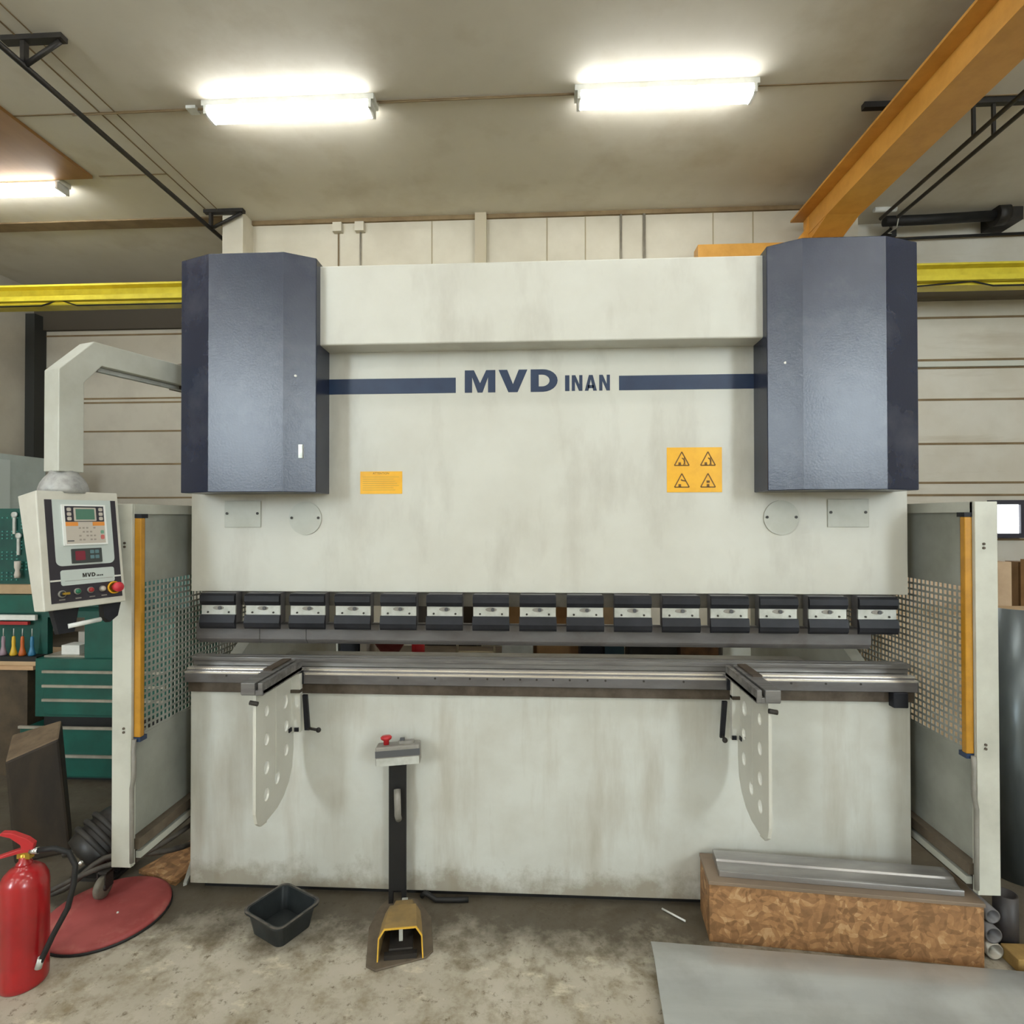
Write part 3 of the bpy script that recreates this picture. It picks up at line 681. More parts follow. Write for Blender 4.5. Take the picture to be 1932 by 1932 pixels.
# display module
dm = plate(.262, .800, .118, .470, .010, 'display_module', whitef, t, 0, .0032)
plate(.292, .772, .132, .268, .0108, 'display_surround', mat('surround_dark', '33313a', rough=.4), dm, 0, .0100)
plate(.395, .670, .145, .262, .0122, 'screen_bezel', pale_b, dm, .003, .0100)
plate(.418, .648, .157, .250, .0128, 'screen', lcd, dm, 0, .0120)
for i in range(3):
    for ux in (.315, .705): plate(ux, ux+.05, .146+.040*i, .176+.040*i, .0120, 'key', pale_b, dm, .004, .0105)
plate(.292, .772, .268, .456, .0108, 'key_field', pale_b, dm, 0, .0100)
plate(.292, .440, .270, .304, .0114, 'orange_band', orange_s, dm, 0, .0105)
plate(.620, .772, .270, .304, .0114, 'orange_band', orange_s, dm, 0, .0105)
m = LP()
for r_ in range(4):
    for q in range(5):
        if (r_*3+q) % 4 == 3: continue
        a0 = .445+.045*q; v0 = .315+.034*r_; x0, x1, y0, y1 = fr(a0, a0+.026, v0, v0+.014); m.box(x0, x1, y0, y1, .0105, .0113)
m.build('faded_symbols', mat('symbol_grey', '9a9188', rough=.5), dm)
plate(.715, .755, .345, .375, .0120, 'green_key', mat('key_green', '6f9c84', rough=.4), dm, .003, .0105)
plate(.712, .758, .385, .425, .0120, 'red_key', mat('key_red', 'c46a66', rough=.4), dm, .005, .0105)
plate(.300, .380, .427, .437, .0113, 'small_mark', grey_dk, dm, 0, .0105)
ct = plate(.345, .715, .500, .625, .0085, 'counter', mat('counter_dark', '3a3f3e', rough=.4), t, .002, .0032)
plate(.385, .505, .520, .600, .0092, 'red_digits', mat('digits_red', '7c2436', rough=.4), ct, .004, .0085)
for i in range(2):
    for j in range(2): plate(.565+.062*i, .615+.062*i, .516+.045*j, .546+.045*j, .0092, 'counter_key', mat('counter_key_blue', '5d7d84', rough=.4), ct, .002, .0085)
# push buttons
def knob(u, v, r, z, name, mt, ring=None):
    m = LP(); c0 = (u*w_, -v*h_)
    m.lathe([(r, .002), (r, z*.8), (r*.85, z), (1e-5, z)], (c0[0], c0[1], 0), 20); o = m.build(name, mt, t)
    if ring: q = LP(); q.lathe([(r*1.35, .002), (r*1.35, .007), (r*1.0, .008)], (c0[0], c0[1], 0), 24); q.build('button_ring', ring, o)
    return o
knob(.385, .862, .0085, .014, 'green_button', btn_g, gray_pl)
knob(.545, .862, .0085, .014, 'red_button', btn_r, gray_pl)
knob(.695, .862, .0085, .014, 'white_button', pale_b, gray_pl)
ks = knob(.205, .872, .0095, .012, 'key_switch', blackp, gray_pl)
m = LP(); m.box(.205*w_-.003, .205*w_+.018, -.872*h_-.004, -.872*h_+.004, .012, .02); m.build('switch_lever', brass, ks)
q = LP(); q.lathe([(.0235, .002), (.0235, .008), (.019, .009), (.019, .002)], (.845*w_, -.862*h_, 0), 28); q.build('emergency_stop_collar', signy, t)
q = LP(); q.lathe([(.011, .006), (.011, .022), (.0185, .026), (.0185, .036), (.014, .041), (1e-5, .042)], (.845*w_, -.862*h_, 0), 28); q.build('emergency_stop_button', est, t)
for u in (.17, .36, .53, .68):
    plate(u, u+.07, .915, .925, .0025, 'button_caption', gray_pl, t, 0, .002)
# handle below
m = LP(); m.prism([(.035*1, -h_), (.12, -h_), (.10, -h_-.085), (.05, -h_-.085)], 'Z', -.045, -.02); m.build('handle_bracket', blackp, t)
m = LP(); m.prism([(w_-.075, -h_), (w_-.01, -h_), (w_-.025, -h_-.05), (w_-.055, -h_-.07), (w_-.075, -h_-.05)], 'Z', -.045, -.015); m.build('handle_bracket', blackp, t)
m = LP(); m.tube([(.080, -h_-.062, -.02), (w_-.085, -h_-.055, -.02)], .0085, 12); m.build('handle_bar', whitef, t)
m = LP(); m.tube([(.11, -h_, -.03), (.112, -h_-.03, -.03)], .004, 8); m.build('lock_pin', chrome, t)

PEND.location = PEND.location+Vector((.027, -.030, 0))

# ------------------------------------------------------------------ foot pedal
t = thing('foot_pedal', 'foot pedal stand with black post, button box and dusty yellow hood', 'foot pedal', (-.60, -.2, 0))
base = [(-.680, -.20), (-.632, -.392), (-.592, -.412), (-.418, -.340), (-.398, -.305), (-.440, -.13), (-.520, -.02), (-.560, .0-.012), (-.650, -.03), (-.672, -.08)]
m = MB(); m.prism(base, 'Z', 0, .008); m.build('base_plate', basep, t, bevel=.002)
MB().prism([(-.638, -.058), (-.565, -.050), (-.567, -.030), (-.640, -.038)], 'Z', .06, .63).build('post', blackr, t, bevel=.003)
MB().prism([(-.638, -.058), (-.620, -.056), (-.622, -.036), (-.640, -.038)], 'Z', .008, .07).build('post_foot', blackr, t)
MB().prism([(-.584, -.052), (-.565, -.050), (-.567, -.030), (-.586, -.032)], 'Z', .008, .07).build('post_foot', blackr, t)
m = MB().tube([(-.598, -.070, .50), (-.592, -.090, .47), (-.590, -.090, .40), (-.592, -.068, .375)], .014, 10); m.build('post_hook', gray_pl, t)
# head box, slightly turned
HM = Matrix.Translation((-.588, -.085, .665)) @ Matrix.Rotation(math.radians(8), 4, 'Z') @ Matrix.Rotation(math.radians(-2.5), 4, 'Y') @ Matrix.Rotation(math.radians(-8), 4, 'X')
def H(): q = MB(); q.M = HM; return q
hb = H().box(-.091, .091, -.040, .045, -.044, .034).build('button_box', gray_pl, t, bevel=.006)
H().box(-.0915, .0915, -.0415, -.03, -.008, .018).build('dark_band', grey_dk, hb)
H().box(-.088, .088, -.0412, -.03, -.042, -.012).build('pale_band', satin, hb)
H().lathe([(.012, .034), (.012, .050), (.022, .056), (.024, .064), (.018, .070), (1e-5, .070)], (-.050, 0, 0), 24).build('red_mushroom_button', red_b, hb)
H().prism(rrect(0, .066, -.018, .018, .008), 'Z', .034, .046).build('selector_switch', gray_pl, hb)
H().box(.008, .026, -.010, .010, .046, .056).build('selector_knob', grey_dk, hb)
# hood: a tunnel open at the front
HD = Matrix.Translation((-.535, -.228, .008)) @ Matrix.Rotation(math.radians(10), 4, 'Z')
def D_(): q = MB(); q.M = HD; return q
def hood_sec(y, hw, ht, th): 
    o = [(-hw, 0), (-hw*.95, ht*.72), (-hw*.70, ht), (hw*.70, ht), (hw*.95, ht*.72), (hw, 0)]
    i = [(-hw+th, 0), (-hw*.95+th, ht*.70), (-hw*.66, ht-th), (hw*.66, ht-th), (hw*.95-th, ht*.70), (hw-th, 0)]
    return [(p[0], y, p[1]) for p in o], [(p[0], y, p[1]) for p in i]
secs = [(-.135, .085, .118, .004), (-.05, .080, .112, .004), (.015, .072, .105, .004), (.027, .055, .078, .004), (.095, .048, .070, .004), (.135, .040, .042, .004)]
m = D_(); vs = []; fs = []
for s_ in secs:
    o_, i_ = hood_sec(*s_); vs += o_+i_
for k in range(len(secs)-1):
    b0 = 12*k; b1 = 12*(k+1)
    for q in range(5): fs.append((b0+q, b0+q+1, b1+q+1, b1+q)); fs.append((b0+6+q, b1+6+q, b1+7+q, b0+7+q))
fs.append((12*5+0, 12*5+1, 12*5+2, 12*5+3, 12*5+4, 12*5+5))
for q in range(5): fs.append((q, q+6, q+7, q+1))
m.add(vs, fs); m.build('hood', hoodm, t)
o_, i_ = hood_sec(-.136, .086, .119, .005); vs = o_+i_; o2, i2 = hood_sec(-.131, .086, .119, .005); vs += o2+i2
fs = [(q, q+1, q+7, q+6) for q in range(5)]+[(q+12, q+18, q+19, q+13) for q in range(5)]+[(q, q+12, q+13, q+1) for q in range(5)]
m = D_(); m.add(vs, fs); m.build('hood_edge', hoodedge, t)
pd = D_(); pd.prism([(-.11, .012), (-.11, .024), (.02, .055), (.02, .012)], 'X', -.045, .045); pd.build('pedal', dark, t, bevel=.003)
D_().box(-.060, .060, -.132, -.112, 0, .018).build('front_sill', dark, t)
D_().box(-.007, .007, -.10, -.09, .045, .095).build('pedal_spring', satin, t)
D_().box(-.012, .012, .10, .14, 0, .05).build('rear_block', satin, t)

tag(MB().tube([(-.505, -.008, .012), (-.49, -.014, .030), (-.47, -.022, .026), (-.44, -.030, .012), (-.36, -.026, .012), (-.30, -.020, .012)], .011, 10).build('pedal_cable', blackr), 'black cable on the floor between foot pedal and press brake', 'cable')

# ------------------------------------------------------------------ bucket
t = thing('black_tub', 'black plastic tub on the floor left of the foot pedal', 'tub', (-1.01, -.27, 0))
TM = Matrix.Translation((-1.031, -.212, 0)) @ Matrix.Rotation(math.radians(-28), 4, 'Z') @ Matrix.Diagonal((1.0, .90, .66, 1))
def tubring(hw, z, r): return [(p[0], p[1], z) for p in rrect(-hw, hw, -hw, hw, r, 5)]
m = MB(); m.M = TM
rings = [tubring(.088, .002, .03), tubring(.103, .128, .03), tubring(.116, .130, .035), tubring(.116, .140, .035), tubring(.102, .140, .028), tubring(.085, .012, .026)]
n = len(rings[0]); vs = [p for r_ in rings for p in r_]
fs = [(i*n+k, i*n+(k+1) % n, (i+1)*n+(k+1) % n, (i+1)*n+k) for i in range(5) for k in range(n)]+[tuple(range(n-1, -1, -1)), tuple(range(5*n, 6*n))]
m.add(vs, fs); m.build('tub_body', mat('black_tub_plastic', '1d2122', '2b2f30', scale=9, rough=.38), t)
m = MB(); m.M = TM
r0 = tubring(.1165, .1402, .035); r1 = tubring(.108, .1402, .03); r2 = tubring(.1165, .143, .035); r3 = tubring(.108, .143, .03)
vs = r0+r1+r2+r3; fs = []
for k in range(n):
    l = (k+1) % n
    fs += [(k, l, 2*n+l, 2*n+k), (n+l, n+k, 3*n+k, 3*n+l), (2*n+k, 2*n+l, 3*n+l, 3*n+k)]
m.add(vs, fs); m.build('rim', mat('dusty_rim', '5c564f', '3a3836', scale=25, rough=.6), t)

# ------------------------------------------------------------------ OSB block with steel bar
OM = Matrix.Translation((.668, -.197, 0)) @ Matrix.Rotation(math.radians(-4.9), 4, 'Z')
t = thing('osb_box', 'low chipboard box on the floor against the right foot of the press brake', 'box', (1.15, -.15, 0))
m = MB(); m.M = OM; m.box(0, .972, 0, .186, 0, .222); m.build('body', osb, t, bevel=.002)
m = MB(); m.M = OM; m.box(-.003, .976, -.004, .188, .222, .236); m.build('lid', mat('smooth_brown_board', '83715f', '6e5e4e', scale=5, rough=.5, stretch=(.3, 1, 1)), t, bevel=.002)
m = MB(); m.M = OM; m.prism([(.030, .2365), (.030, .258), (.040, .259), (.046, .249), (.088, .262), (.094, .270), (.158, .270), (.158, .2365)], 'X', .045, .925)
tag(m.build('stepped_steel_bar', mat('ground_steel', 'a8a5a2', '8f8c8a', scale=12, rough=.3, metal=.6, stretch=(.2, 1, 1)), bevel=.0015), 'shiny stepped steel bar lying on the chipboard box', 'steel bar')

# ------------------------------------------------------------------ big sheet, lower right
m = MB(); q0 = Vector((.428, -.270, .045)); dx = Vector((1.0, -.060, 0)).normalized(); dy = Vector((-.060, -1.0, 0)).normalized()
prof = [(q.x, q.y) for q in smooth([(0, .046, 0), (.05, .056, 0), (.10, .060, 0), (.145, .056, 0), (.18, .049, 0), (.21, .0435, 0), (.26, .040, 0), (.40, .037, 0), (1.05, .036, 0)], 4)]
pts_t = []; 
nX = 2; L_ = 1.62
for i, (d, z) in enumerate(prof):
    for k in (0, L_): p = q0+dx*k+dy*d; pts_t.append((p.x, p.y, z))
for i, (d, z) in enumerate(prof):
    for k in (0, L_): p = q0+dx*k+dy*d; pts_t.append((p.x, p.y, z-.006))
n = len(prof); fs = []
for i in range(n-1): fs += [(2*i, 2*i+1, 2*i+3, 2*i+2), (2*n+2*i+1, 2*n+2*i, 2*n+2*i+2, 2*n+2*i+3), (2*i, 2*i+2, 2*n+2*i+2, 2*n+2*i), (2*i+3, 2*i+1, 2*n+2*i+1, 2*n+2*i+3)]
fs += [(1, 0, 2*n, 2*n+1), (2*n-2, 2*n-1, 4*n-1, 4*n-2)]
t = thing('sheet_metal', 'large dull galvanised sheet lying on the floor at the lower right', 'metal sheet', (1.2, -.7, 0))
m.add(pts_t, fs, True); sh = m.build('sheet', galv, t)
md = sh.modifiers.new('edge', 'EDGE_SPLIT'); md.split_angle = .8
m = MB()
for d in (.10, .50, .90):
    a = q0+dx*.10+dy*d; b = q0+dx*1.50+dy*d
    m.box(a.x, b.x, b.y-.03, b.y+.0, 0, .030)
m.build('support_batten', lightwood, t)

tag(MB().tube([(.52, -.03, .008), (.60, -.10, .008)], .004, 6).build('white_stick', white_m), 'thin white stick on the floor left of the chipboard box', 'stick')

# ------------------------------------------------------------------ fire extinguisher
t = thing('fire_extinguisher', 'red fire extinguisher standing on the floor in the lower left corner', 'fire extinguisher', (-1.835, -.515, 0))
EC = (-1.835, -.515, 0)
MB().lathe([(.068, .0), (.072, .006), (.073, .02), (.073, .345), (.070, .365), (.060, .388), (.044, .404), (.026, .412), (.026, .418)], EC, 40).build('cylinder', red_m, t)
MB().lathe([(.024, .414), (.024, .424), (.017, .430), (.014, .452)], EC, 20).build('collar', red_m, t)
m = MB().lathe([(.013, .42), (.015, .43), (.015, .455), (.010, .458)], EC, 14); m.box(EC[0]-.02, EC[0]+.028, EC[1]-.010, EC[1]+.010, .440, .462); m.build('valve', brass, t)
m = MB(); m.M = Matrix.Translation((EC[0], EC[1], 0)) @ Matrix.Rotation(math.radians(15), 4, 'Z')
m.prism([(.030, .470), (.034, .490), (.012, .510), (-.035, .535), (-.068, .540), (-.072, .530), (-.040, .518), (-.008, .490), (-.004, .470)], 'Y', -.011, .011); m.build('lever', red_b, t, bevel=.002)
m = MB(); m.M = Matrix.Translation((EC[0], EC[1], 0)) @ Matrix.Rotation(math.radians(15), 4, 'Z')
m.prism([(.020, .462), (.020, .474), (-.012, .474), (-.090, .452), (-.092, .444), (-.010, .460)], 'Y', -.011, .011); m.build('carrying_handle', red_b, t, bevel=.002)
MB().cyl((EC[0]+.022, EC[1], .462), (EC[0]+.048, EC[1]+.005, .464), .011).build('hose_fitting', chrome, t)
hs = [(EC[0]+.045, EC[1]+.005, .464), (EC[0]+.10, EC[1]+.015, .466), (EC[0]+.140, EC[1]+.03, .445), (EC[0]+.165, EC[1]+.03, .40), (EC[0]+.168, EC[1]+.02, .34), (EC[0]+.155, EC[1]+.01, .26), (EC[0]+.115, EC[1]-.01, .17), (EC[0]+.088, EC[1]-.022, .10), (EC[0]+.082, EC[1]-.025, .085)]
MB().tube(hs, .0095, 12).build('hose', blackr, t)
MB().cyl((EC[0]+.086, EC[1]-.022, .105), (EC[0]+.078, EC[1]-.026, .070), .011).build('nozzle', satin, t)
m = MB().ball((EC[0]+.180, EC[1]+.035, .405), .008); m.build('hose_clip', chrome, t)

# red round lid and clutter beside it
t = thing('round_lid', 'dusty red round lid with dark rim on the floor beside the extinguisher', 'lid', (-1.79, -.185, 0))
MB().lathe([(.222, .006), (.228, .010), (.228, .020), (.215, .026), (.05, .030), (1e-5, .030)], (-1.79, -.175, 0), 48).build('lid_top', red_d, t)
MB().lathe([(.226, .0), (.232, .002), (.232, .010), (.220, .012)], (-1.79, -.175, 0), 48).build('rubber_rim', blackr, t)
MB().ball((-1.73, -.20, .030), .005).build('rivet', white_m, t)
t = thing('caster_wheel', 'small dark caster wheel standing on the red lid', 'wheel', (-1.86, -.11, .03))
MB().lathe([(.012, -.014), (.040, -.014), (.046, -.009), (.046, .009), (.040, .014), (.012, .014)], (-1.862, -.115, .077), 24, 'X').build('tyre', mat('grey_tyre', '6b6558', '4d483d', scale=12, rough=.6), t)
MB().lathe([(.001, -.018), (.016, -.018), (.016, .018), (.001, .018)], (-1.862, -.115, .077), 16, 'X').build('hub', dark, t)
m = MB().box(-1.882, -1.877, -.125, -.080, .07, .135).box(-1.847, -1.842, -.125, -.080, .07, .135).box(-1.882, -1.842, -.120, -.075, .130, .140); m.build('fork', dark, t)
t = thing('dark_hose_reel', 'dark oily hose drum on the floor behind the caster wheel', 'hose drum', (-2.08, .12, 0))
DM = Matrix.Translation((-2.03, .12, .135)) @ Matrix.Rotation(math.radians(58), 4, 'Z') @ Matrix.Rotation(math.radians(-30), 4, 'Y')
m = MB(); m.M = DM; m.lathe([(.05, -.11), (.115, -.10), (.125, -.06), (.125, .06), (.115, .10), (.05, .11)], (0, 0, 0), 28, 'X'); m.build('drum', mat('oily_dark', '1b1917', '28241f', scale=14, rough=.45), t)
for k in range(3):
    m = MB(); m.M = DM; xx = -.045+.04*k
    m.tube([(xx, .133*math.cos(2*PI*i/28), .133*math.sin(2*PI*i/28)) for i in range(28)], .012, 8, True); m.build('hose_coil', mat('dusty_hose', '2c2925', '1f1d1a', scale=20, rough=.6), t)
m = MB(); m.box(-2.14, -1.93, .03, .21, 0, .015); m.build('foot_plate', dark, t)
cab = mat('dusty_cable', '453f36', '2d2925', scale=20, rough=.65)
def cable(pts, r, label): tag(MB().tube(pts, r, 8).build('floor_cable', cab), label, 'cable', 'cables tangled behind the red lid')
cable(smooth([(-2.12, -.22, .06), (-1.985, -.16, .12), (-1.88, -.10, .15), (-1.74, -.02, .17), (-1.63, .08, .22), (-1.57, .25, .26)]), .011, 'thick dusty cable crossing above the red lid towards the machine')
cable(smooth([(-2.2, -.1, .012), (-2.05, -.10, .05), (-1.93, -.02, .14), (-1.80, .05, .12), (-1.68, .15, .10), (-1.60, .35, .08)]), .013, 'thick black cable passing under the left guard post')
cable(smooth([(-2.32, .20, .012), (-2.20, .25, .05), (-2.10, .33, .12), (-1.98, .38, .22), (-1.84, .42, .27), (-1.72, .48, .2)]), .010, 'dark cable running from the timber block to the left guard')
cable(smooth([(-2.08, .40, .012), (-2.06, .46, .18), (-1.98, .52, .30), (-1.86, .5, .34), (-1.75, .55, .20)]), .012, 'dusty looped cable standing up left of the guard post')
tag(MB().prism([(-1.86, .10), (-1.63, .02), (-1.60, .32), (-1.74, .42)], 'Z', .0, .018).build('chipboard_offcut', osb), 'chipboard offcut on the floor under the left guard', 'board')
tag(MB().prism([(-1.575, -.01), (-1.565, .0), (-1.66, .30), (-1.70, .28)], 'Z', .020, .034).build('steel_strip', satin), 'narrow steel strip on the floor beside the left foot of the machine', 'metal strip')
tag(B(-1.80, -1.62, .45, .9, .0, .16).build('cable_tray', bench_br), 'dark tray on the floor behind the left guard', 'tray')

# ------------------------------------------------------------------ left background: timber, bench, cabinets, tool board
t = thing('timber_block', 'dark upright timber block with slanted top beside the green cabinet', 'timber block', (-2.5, .3, 0))
m = MB()
vs = [(-2.50, .13, 0), (-2.31, .24, 0), (-2.46, .42, 0), (-2.68, .36, 0), (-2.56, .14, .485), (-2.385, .25, .560), (-2.52, .42, .590), (-2.74, .36, .530)]
m.add(vs, [(0, 1, 5, 4), (1, 2, 6, 5), (2, 3, 7, 6), (3, 0, 4, 7), (3, 2, 1, 0)]); m.add(vs[4:], [(0, 1, 2, 3)]); m.f[-1] = [m.f[-1][i] for i in range(4)]
m.mi[-1] = 1
m.build('block', [bark, bark_top], t, bevel=.012)
t = thing('workbench', 'brown workbench with pale wooden edge at the left margin', 'workbench', (-3.7, 1.1, 0))
B(-4.3, -3.29, 1.03, 1.40, .0, .685).build('side_panel', bench_br, t)
B(-4.34, -3.225, 1.0, 1.42, .685, .71).build('worktop', lightwood, t)
B(-4.34, -3.225, 1.02, 1.42, .71, .735).build('worktop_upper_board', tan, t)

t = thing('tool_cabinet', 'teal tool cabinet with drawers and pale handle strips behind the timber block', 'tool cabinet', (-2.9, 1.2, 0))
B(-3.19, -2.30, .98, 1.5, .40, .765).build('upper_body', green, t)
B(-3.26, -2.30, .96, 1.5, .03, .33).build('lower_body', green, t)
B(-3.15, -2.32, 1.0, 1.48, .33, .40).build('dark_gap', blackr, t)
B(-3.22, -2.32, 1.0, 1.45, 0, .03).build('plinth', blackr, t)
def drawer(x0, x1, y, z0, z1, hz):
    d = B(x0, x1, y-.018, y, z0, z1).build('drawer', green, t, bevel=.003)
    B(x0-.002, x1, y-.030, y-.016, hz-.008, hz+.008).build('handle_strip', handle_m, d)
drawer(-3.12, -2.32, .98, .605, .688, .690)
drawer(-3.12, -2.32, .98, .518, .596, .600)
drawer(-3.12, -2.32, .98, .418, .508, .512)
drawer(-3.255, -2.32, .96, .180, .338, .348)
drawer(-3.255, -2.32, .96, .045, .160, .172)
# hutch above
B(-2.90, -2.30, 1.02, 1.5, .765, 1.02).build('side_locker', green, t)
B(-3.17, -2.90, 1.02, 1.5, .765, .775).build('shelf', handle_m, t)
B(-3.17, -2.90, 1.44, 1.5, .775, 1.02).build('shelf_back', blackr, t)
B(-3.19, -2.30, 1.02, 1.5, 1.02, 1.06).build('hutch_top', green_dk, t)
tag(B(-3.02, -2.905, 1.24, 1.38, .776, .93).build('cardboard_box', cardb), 'brown cardboard box in the shelf of the teal cabinet', 'box')
tag(B(-3.08, -2.96, 1.05, 1.15, .776, .835).build('white_carton', white_m), 'white carton in front of the brown box on the shelf', 'carton')
tag(B(-3.06, -2.96, 1.16, 1.22, .776, .90).build('paper_stack', mat('paper_grey', 'a59f96', rough=.7)), 'crumpled grey paper bundle beside the white carton', 'paper')

t = thing('tool_board', 'teal perforated tool board behind the control box at the left margin', 'tool board', (-3.5, 1.1, .9))
B(-4.1, -2.30, 1.16, 1.19, 1.065, 1.72).build('board', green_dk, t)
m = MB()
for i in range(26):
    for j in range(19):
        if (j//3 + i//4) % 2: m.box(-4.0+.034*i-.005, -4.0+.034*i+.005, 1.154, 1.162, 1.24+.023*j, 1.248+.023*j)
m.build('perforations', teal_px, t)
B(-4.1, -3.22, 1.12, 1.16, 1.155, 1.215).build('wooden_ledge', tan, t)
B(-4.1, -3.22, 1.08, 1.16, 1.035, 1.150).build('tool_rail', green, t)
B(-4.1, -3.22, 1.10, 1.14, .765, 1.035).build('lower_panel', green_dk, t)
B(-4.1, -3.22, 1.02, 1.14, .735, .765).build('driver_rack', blackr, t)
B(-3.9, -3.27, 1.06, 1.08, .992, 1.025).build('pale_label', white_m, t)
B(-3.86, -3.32, 1.06, 1.08, .962, .982).build('red_label', btn_r, t)
# loose tools
def driver(x, mt, word_):
    tt = thing('screwdriver', word_+' handled screwdriver upright in the rack of the tool board', 'screwdriver', (x, 1.05, .766), 'screwdrivers in the rack')
    MB().lathe([(.018, 0), (.022, .01), (.016, .03), (.010, .06), (.011, .09), (.009, .12), (.004, .125)], (x, 1.05, .766), 12).build('handle', mt, tt)
    MB().cyl((x, 1.05, .766+.12), (x, 1.05, .94), .003, 6).build('shaft', satin, tt)
driver(-3.475, pink_m, 'mauve'); driver(-3.405, ye_m, 'yellow'); driver(-3.345, or_m, 'orange'); driver(-3.280, blue_m, 'blue')
names = [(-3.50, 1.64, 'spanner'), (-3.42, 1.64, 'spanner'), (-3.34, 1.63, 'spanner'), (-3.47, 1.50, 'pliers'), (-3.40, 1.50, 'pliers'), (-3.32, 1.49, 'spanner')]
for i, (x, z, nm) in enumerate(names):
    tt = thing(nm, ('pale ' if i % 2 else 'worn steel ')+nm+(' in the upper row' if z > 1.55 else ' in the second row')+' of the tool board, number %s from the left' % ('one', 'two', 'three', 'one', 'two', 'three')[i], nm, (x, 1.14, z-.1))
    B(x-.008, x+.008, 1.142, 1.152, z-.09, z+.03).build('shank', satin, tt)
    m = MB(); m.lathe([(.010, -.006), (.020, -.006), (.020, .006), (.010, .006)], (x, 1.147, z+.038), 14, 'Y'); m.build('jaw', satin, tt)
for i, x in enumerate((-3.46, -3.31)):
    tag(MB().lathe([(.016, 0), (.018, .02), (.012, .05), (.018, .07), (.018, .11)], (x, 1.13, 1.26), 12).build('file_handle', pale_b), ('left' if i == 0 else 'right')+' pale handled file hanging above the wooden ledge', 'file')

# left wall locker
t = thing('locker', 'pale grey locker against the left wall at the margin', 'locker', (-7.0, 4.3, 0))
B(-7.38, -6.35, 3.55, 4.5, 0, 2.42).build('body', mat('locker_pale', 'b8c4c0', 'a5b0ac', scale=2, rough=.4), t)
B(-6.35, -6.335, 3.58, 4.0, .1, 2.35).build('door', mat('locker_pale2', 'c2ccc8', rough=.4), t)
B(-6.335, -6.32, 3.66, 3.68, 1.1, 1.25).build('door_handle', dark, t)

# ------------------------------------------------------------------ right background
t = thing('wrapped_steel_roll', 'tall upright galvanised sheet roll right of the right guard', 'sheet roll', (2.22, .3, 0))
m = MB(); RC = (2.235, .32)
def ringp(r, a0, a1, n_): return [(RC[0]+r*math.cos(a0+(a1-a0)*i/n_), RC[1]+r*math.sin(a0+(a1-a0)*i/n_)) for i in range(n_+1)]
o_ = ringp(.13, math.radians(120), math.radians(320), 22); i_ = ringp(.125, math.radians(320), math.radians(120), 22)
m.prism(o_+i_, 'Z', .0, 1.235, True); m.build('outer_wrap', galv2, t)
o_ = ringp(.11, math.radians(150), math.radians(440), 26); i_ = ringp(.106, math.radians(440), math.radians(150), 26)
m = MB(); m.prism(o_+i_, 'Z', .02, 1.20, True); m.build('inner_wrap', mat('plastic_film', 'b9c2be', rough=.25, spec=.6), t)
t = thing('board_stack', 'stack of brown wooden boards standing behind the grey roll at the right margin', 'wood stack', (5.1, 2.9, 0))
for i in range(4): B(4.35+.02*i, 5.9, 2.6+.2*i, 2.75+.2*i, 0, 1.30-.03*i).build('board', cardb if i % 2 else mat('brown_board', '8f6f4c', '7a5c3c', scale=3, rough=.7), t)
B(4.4, 5.9, 2.45, 2.58, .9, .94).build('batten', tan, t)
tag(B(4.55, 5.2, 2.62, 2.72, 1.302, 1.33).build('white_strip', white_m), 'short white strip on top of the brown boards', 'strip')
tag(B(2.3, 3.6, 1.5, 1.9, 0, 1.0).build('tall_crate', tan), 'tan wooden crate standing behind the right guard', 'crate')
tag(B(2.8, 3.7, 2.2, 2.6, 0, 1.30).build('tan_cupboard', mat('tan_cupboard_paint', 'c4a98a', 'b09678', scale=3, rough=.6)), 'tall tan cupboard seen through the right perforated guard', 'cupboard')
tag(MB().lathe([(.034, 0), (.040, .002), (.040, .205), (.034, .205), (.034, .03), (.001, .03)], (1.80, -.165, 0), 24).build('black_tube_can', mat('dark_can', '2f2c2c', '3a3434', scale=10, rough=.5)), 'dark open topped tube standing right of the chipboard box', 'tube')
for i, (x, z, r_) in enumerate(((1.705, .032, .03), (1.700, .092, .03), (1.712, .150, .027))):
    tag(MB().lathe([(r_-.005, -.12), (r_, -.12), (r_, .12), (r_-.005, .12), (r_-.005, -.12)], (x, -.12 if i < 2 else -.10, z), 24, 'Y', False).build('short_pipe', steel_dk if i else mat('pale_pipe', '9c968a', rough=.4, metal=.4)), ('lowest', 'middle', 'topmost')[i]+' of the short pipes stacked right of the chipboard box', 'pipe', 'short pipes beside the chipboard box')
tag(B(1.74, 1.93, -.30, -.215, 0, .05).build('wood_offcut', mat('yellowish_wood', '9a7c45', '7d6236', scale=12, rough=.7), bevel=.004), 'yellowish wood offcut on the floor in front of the dark tube', 'wood offcut')

# ------------------------------------------------------------------ behind the machine, seen through the gap
t = thing('rear_workbench', 'low grey bench behind the press brake, seen between punch and die', 'workbench', (0, 1.9, 0))
B(-1.9, 2.2, 1.7, 2.4, .50, .55).build('worktop', bench_br, t)
for x in (-1.85, 2.10):
    for y in (1.72, 2.32): B(x, x+.05, y, y+.05, 0, .50).build('leg', dark, t)
B(-1.9, 2.2, 2.38, 2.42, .1, .50).build('back_panel', bench_br, t)
def rear(name, mt, x0, x1, z1, label, cat, y0=1.75, y1=2.0, z0=.55):
    return tag(B(x0, x1, y0, y1, z0, z1).build(name, mt), label, cat)
rear('grey_machine_unit', gray_pl, -1.85, -1.72, .80, 'grey unit at the left end of the rear bench', 'machine unit')
rear('cream_case', greycream, -1.70, -1.52, .82, 'cream case behind the left support arm on the rear bench', 'case')
rear('black_case', blackp, -1.50, -1.36, .80, 'black case on the rear bench beside the cream case', 'case')
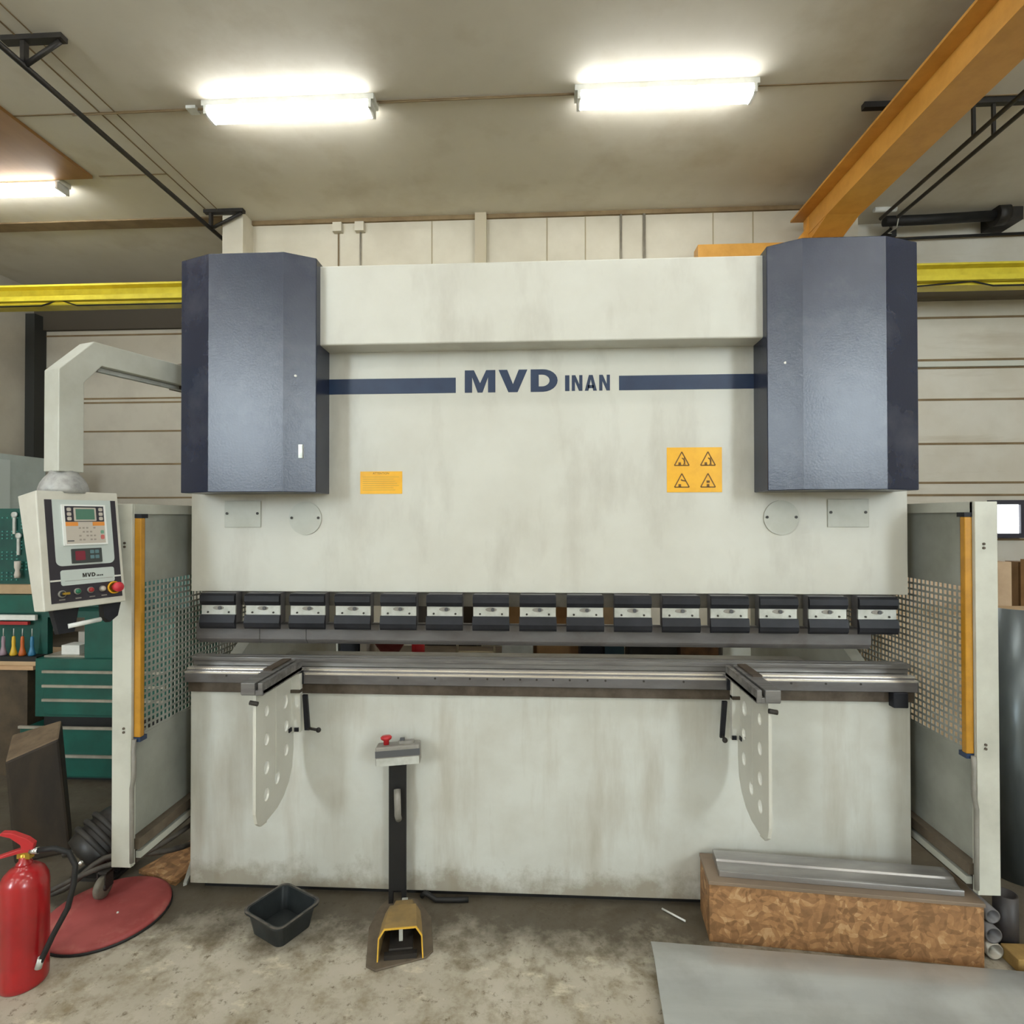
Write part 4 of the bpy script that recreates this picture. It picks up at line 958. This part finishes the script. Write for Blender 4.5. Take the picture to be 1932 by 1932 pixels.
rear('pale_carton', pale_b, -1.35, -1.30, .80, 'pale carton on the rear bench left of the red bowl', 'carton')
tag(MB().lathe([(.05, 0), (.08, .05), (.13, .12), (.135, .125), (.125, .125), (.075, .055), (.001, .02)], (-1.15, 1.86, .59), 28).build('red_bowl', red_d), 'red bowl on the rear bench seen through the machine gap', 'bowl')
tag(MB().lathe([(.045, 0), (.05, .01), (.05, .17), (.03, .19)], (-.93, 1.85, .55), 24).build('red_canister', red_b), 'red canister on the rear bench seen through the machine gap', 'canister')
m = MB()
for x in (-.62, -.34): m.tube([(x, 1.8, .55), (x, 1.8, 1.2)], .010, 6)
for z in (.64, .72): m.tube([(-.62, 1.8, z), (-.34, 1.8, z)], .010, 6)
tag(m.build('cream_tube_frame', mat('cream_tube', 'cdbfa0', rough=.5)), 'cream tubular frame on the rear bench seen through the gap', 'frame')
rear('white_box', white_m, -.28, -.05, .80, 'white box on the rear bench right of the tubular frame', 'box')
rear('brown_package', cardb, -.02, .22, .73, 'open brown package on the rear bench in the middle', 'package')
tag(MB().box(-.25, .38, 2.05, 2.2, .55, 1.16).build('tall_cardboard_box', cardb), 'tall cardboard box on the rear bench behind the middle clamps', 'box')
rear('dark_crate', blackp, .30, .46, .76, 'dark crate on the rear bench, left of two', 'crate')
rear('blue_crate', mat('dark_blue_crate', '26404a', rough=.5), .48, .62, .76, 'dark blue crate on the rear bench', 'crate')
rear('dark_crate', dark, .66, 1.0, .74, 'dark crate on the rear bench, right of two', 'crate')
rear('brown_gear_unit', mat('rust_unit', '7a5636', '4f3826', scale=14, rough=.6), 1.03, 1.30, .78, 'rusty brown unit on the rear bench left of the cream case', 'machine unit')
rear('cream_case', greycream, 1.33, 1.68, .82, 'long cream case behind the right support arm on the rear bench', 'case')
tag(B(-.35, .8, 3.1, 3.4, 0, 1.45).build('plywood_sheets', tan), 'tan plywood sheets leaning at the back wall behind the clamps', 'boards')
tag(B(-1.2, -.6, 2.9, 3.3, 0, 1.3).build('brown_rack', bark), 'dark brown rack at the back wall behind the clamps', 'rack')
# back gauge beam of the press brake
B(-1.40, 1.40, .62, .70, .80, .90).build('back_gauge_beam', gray_pl, P)
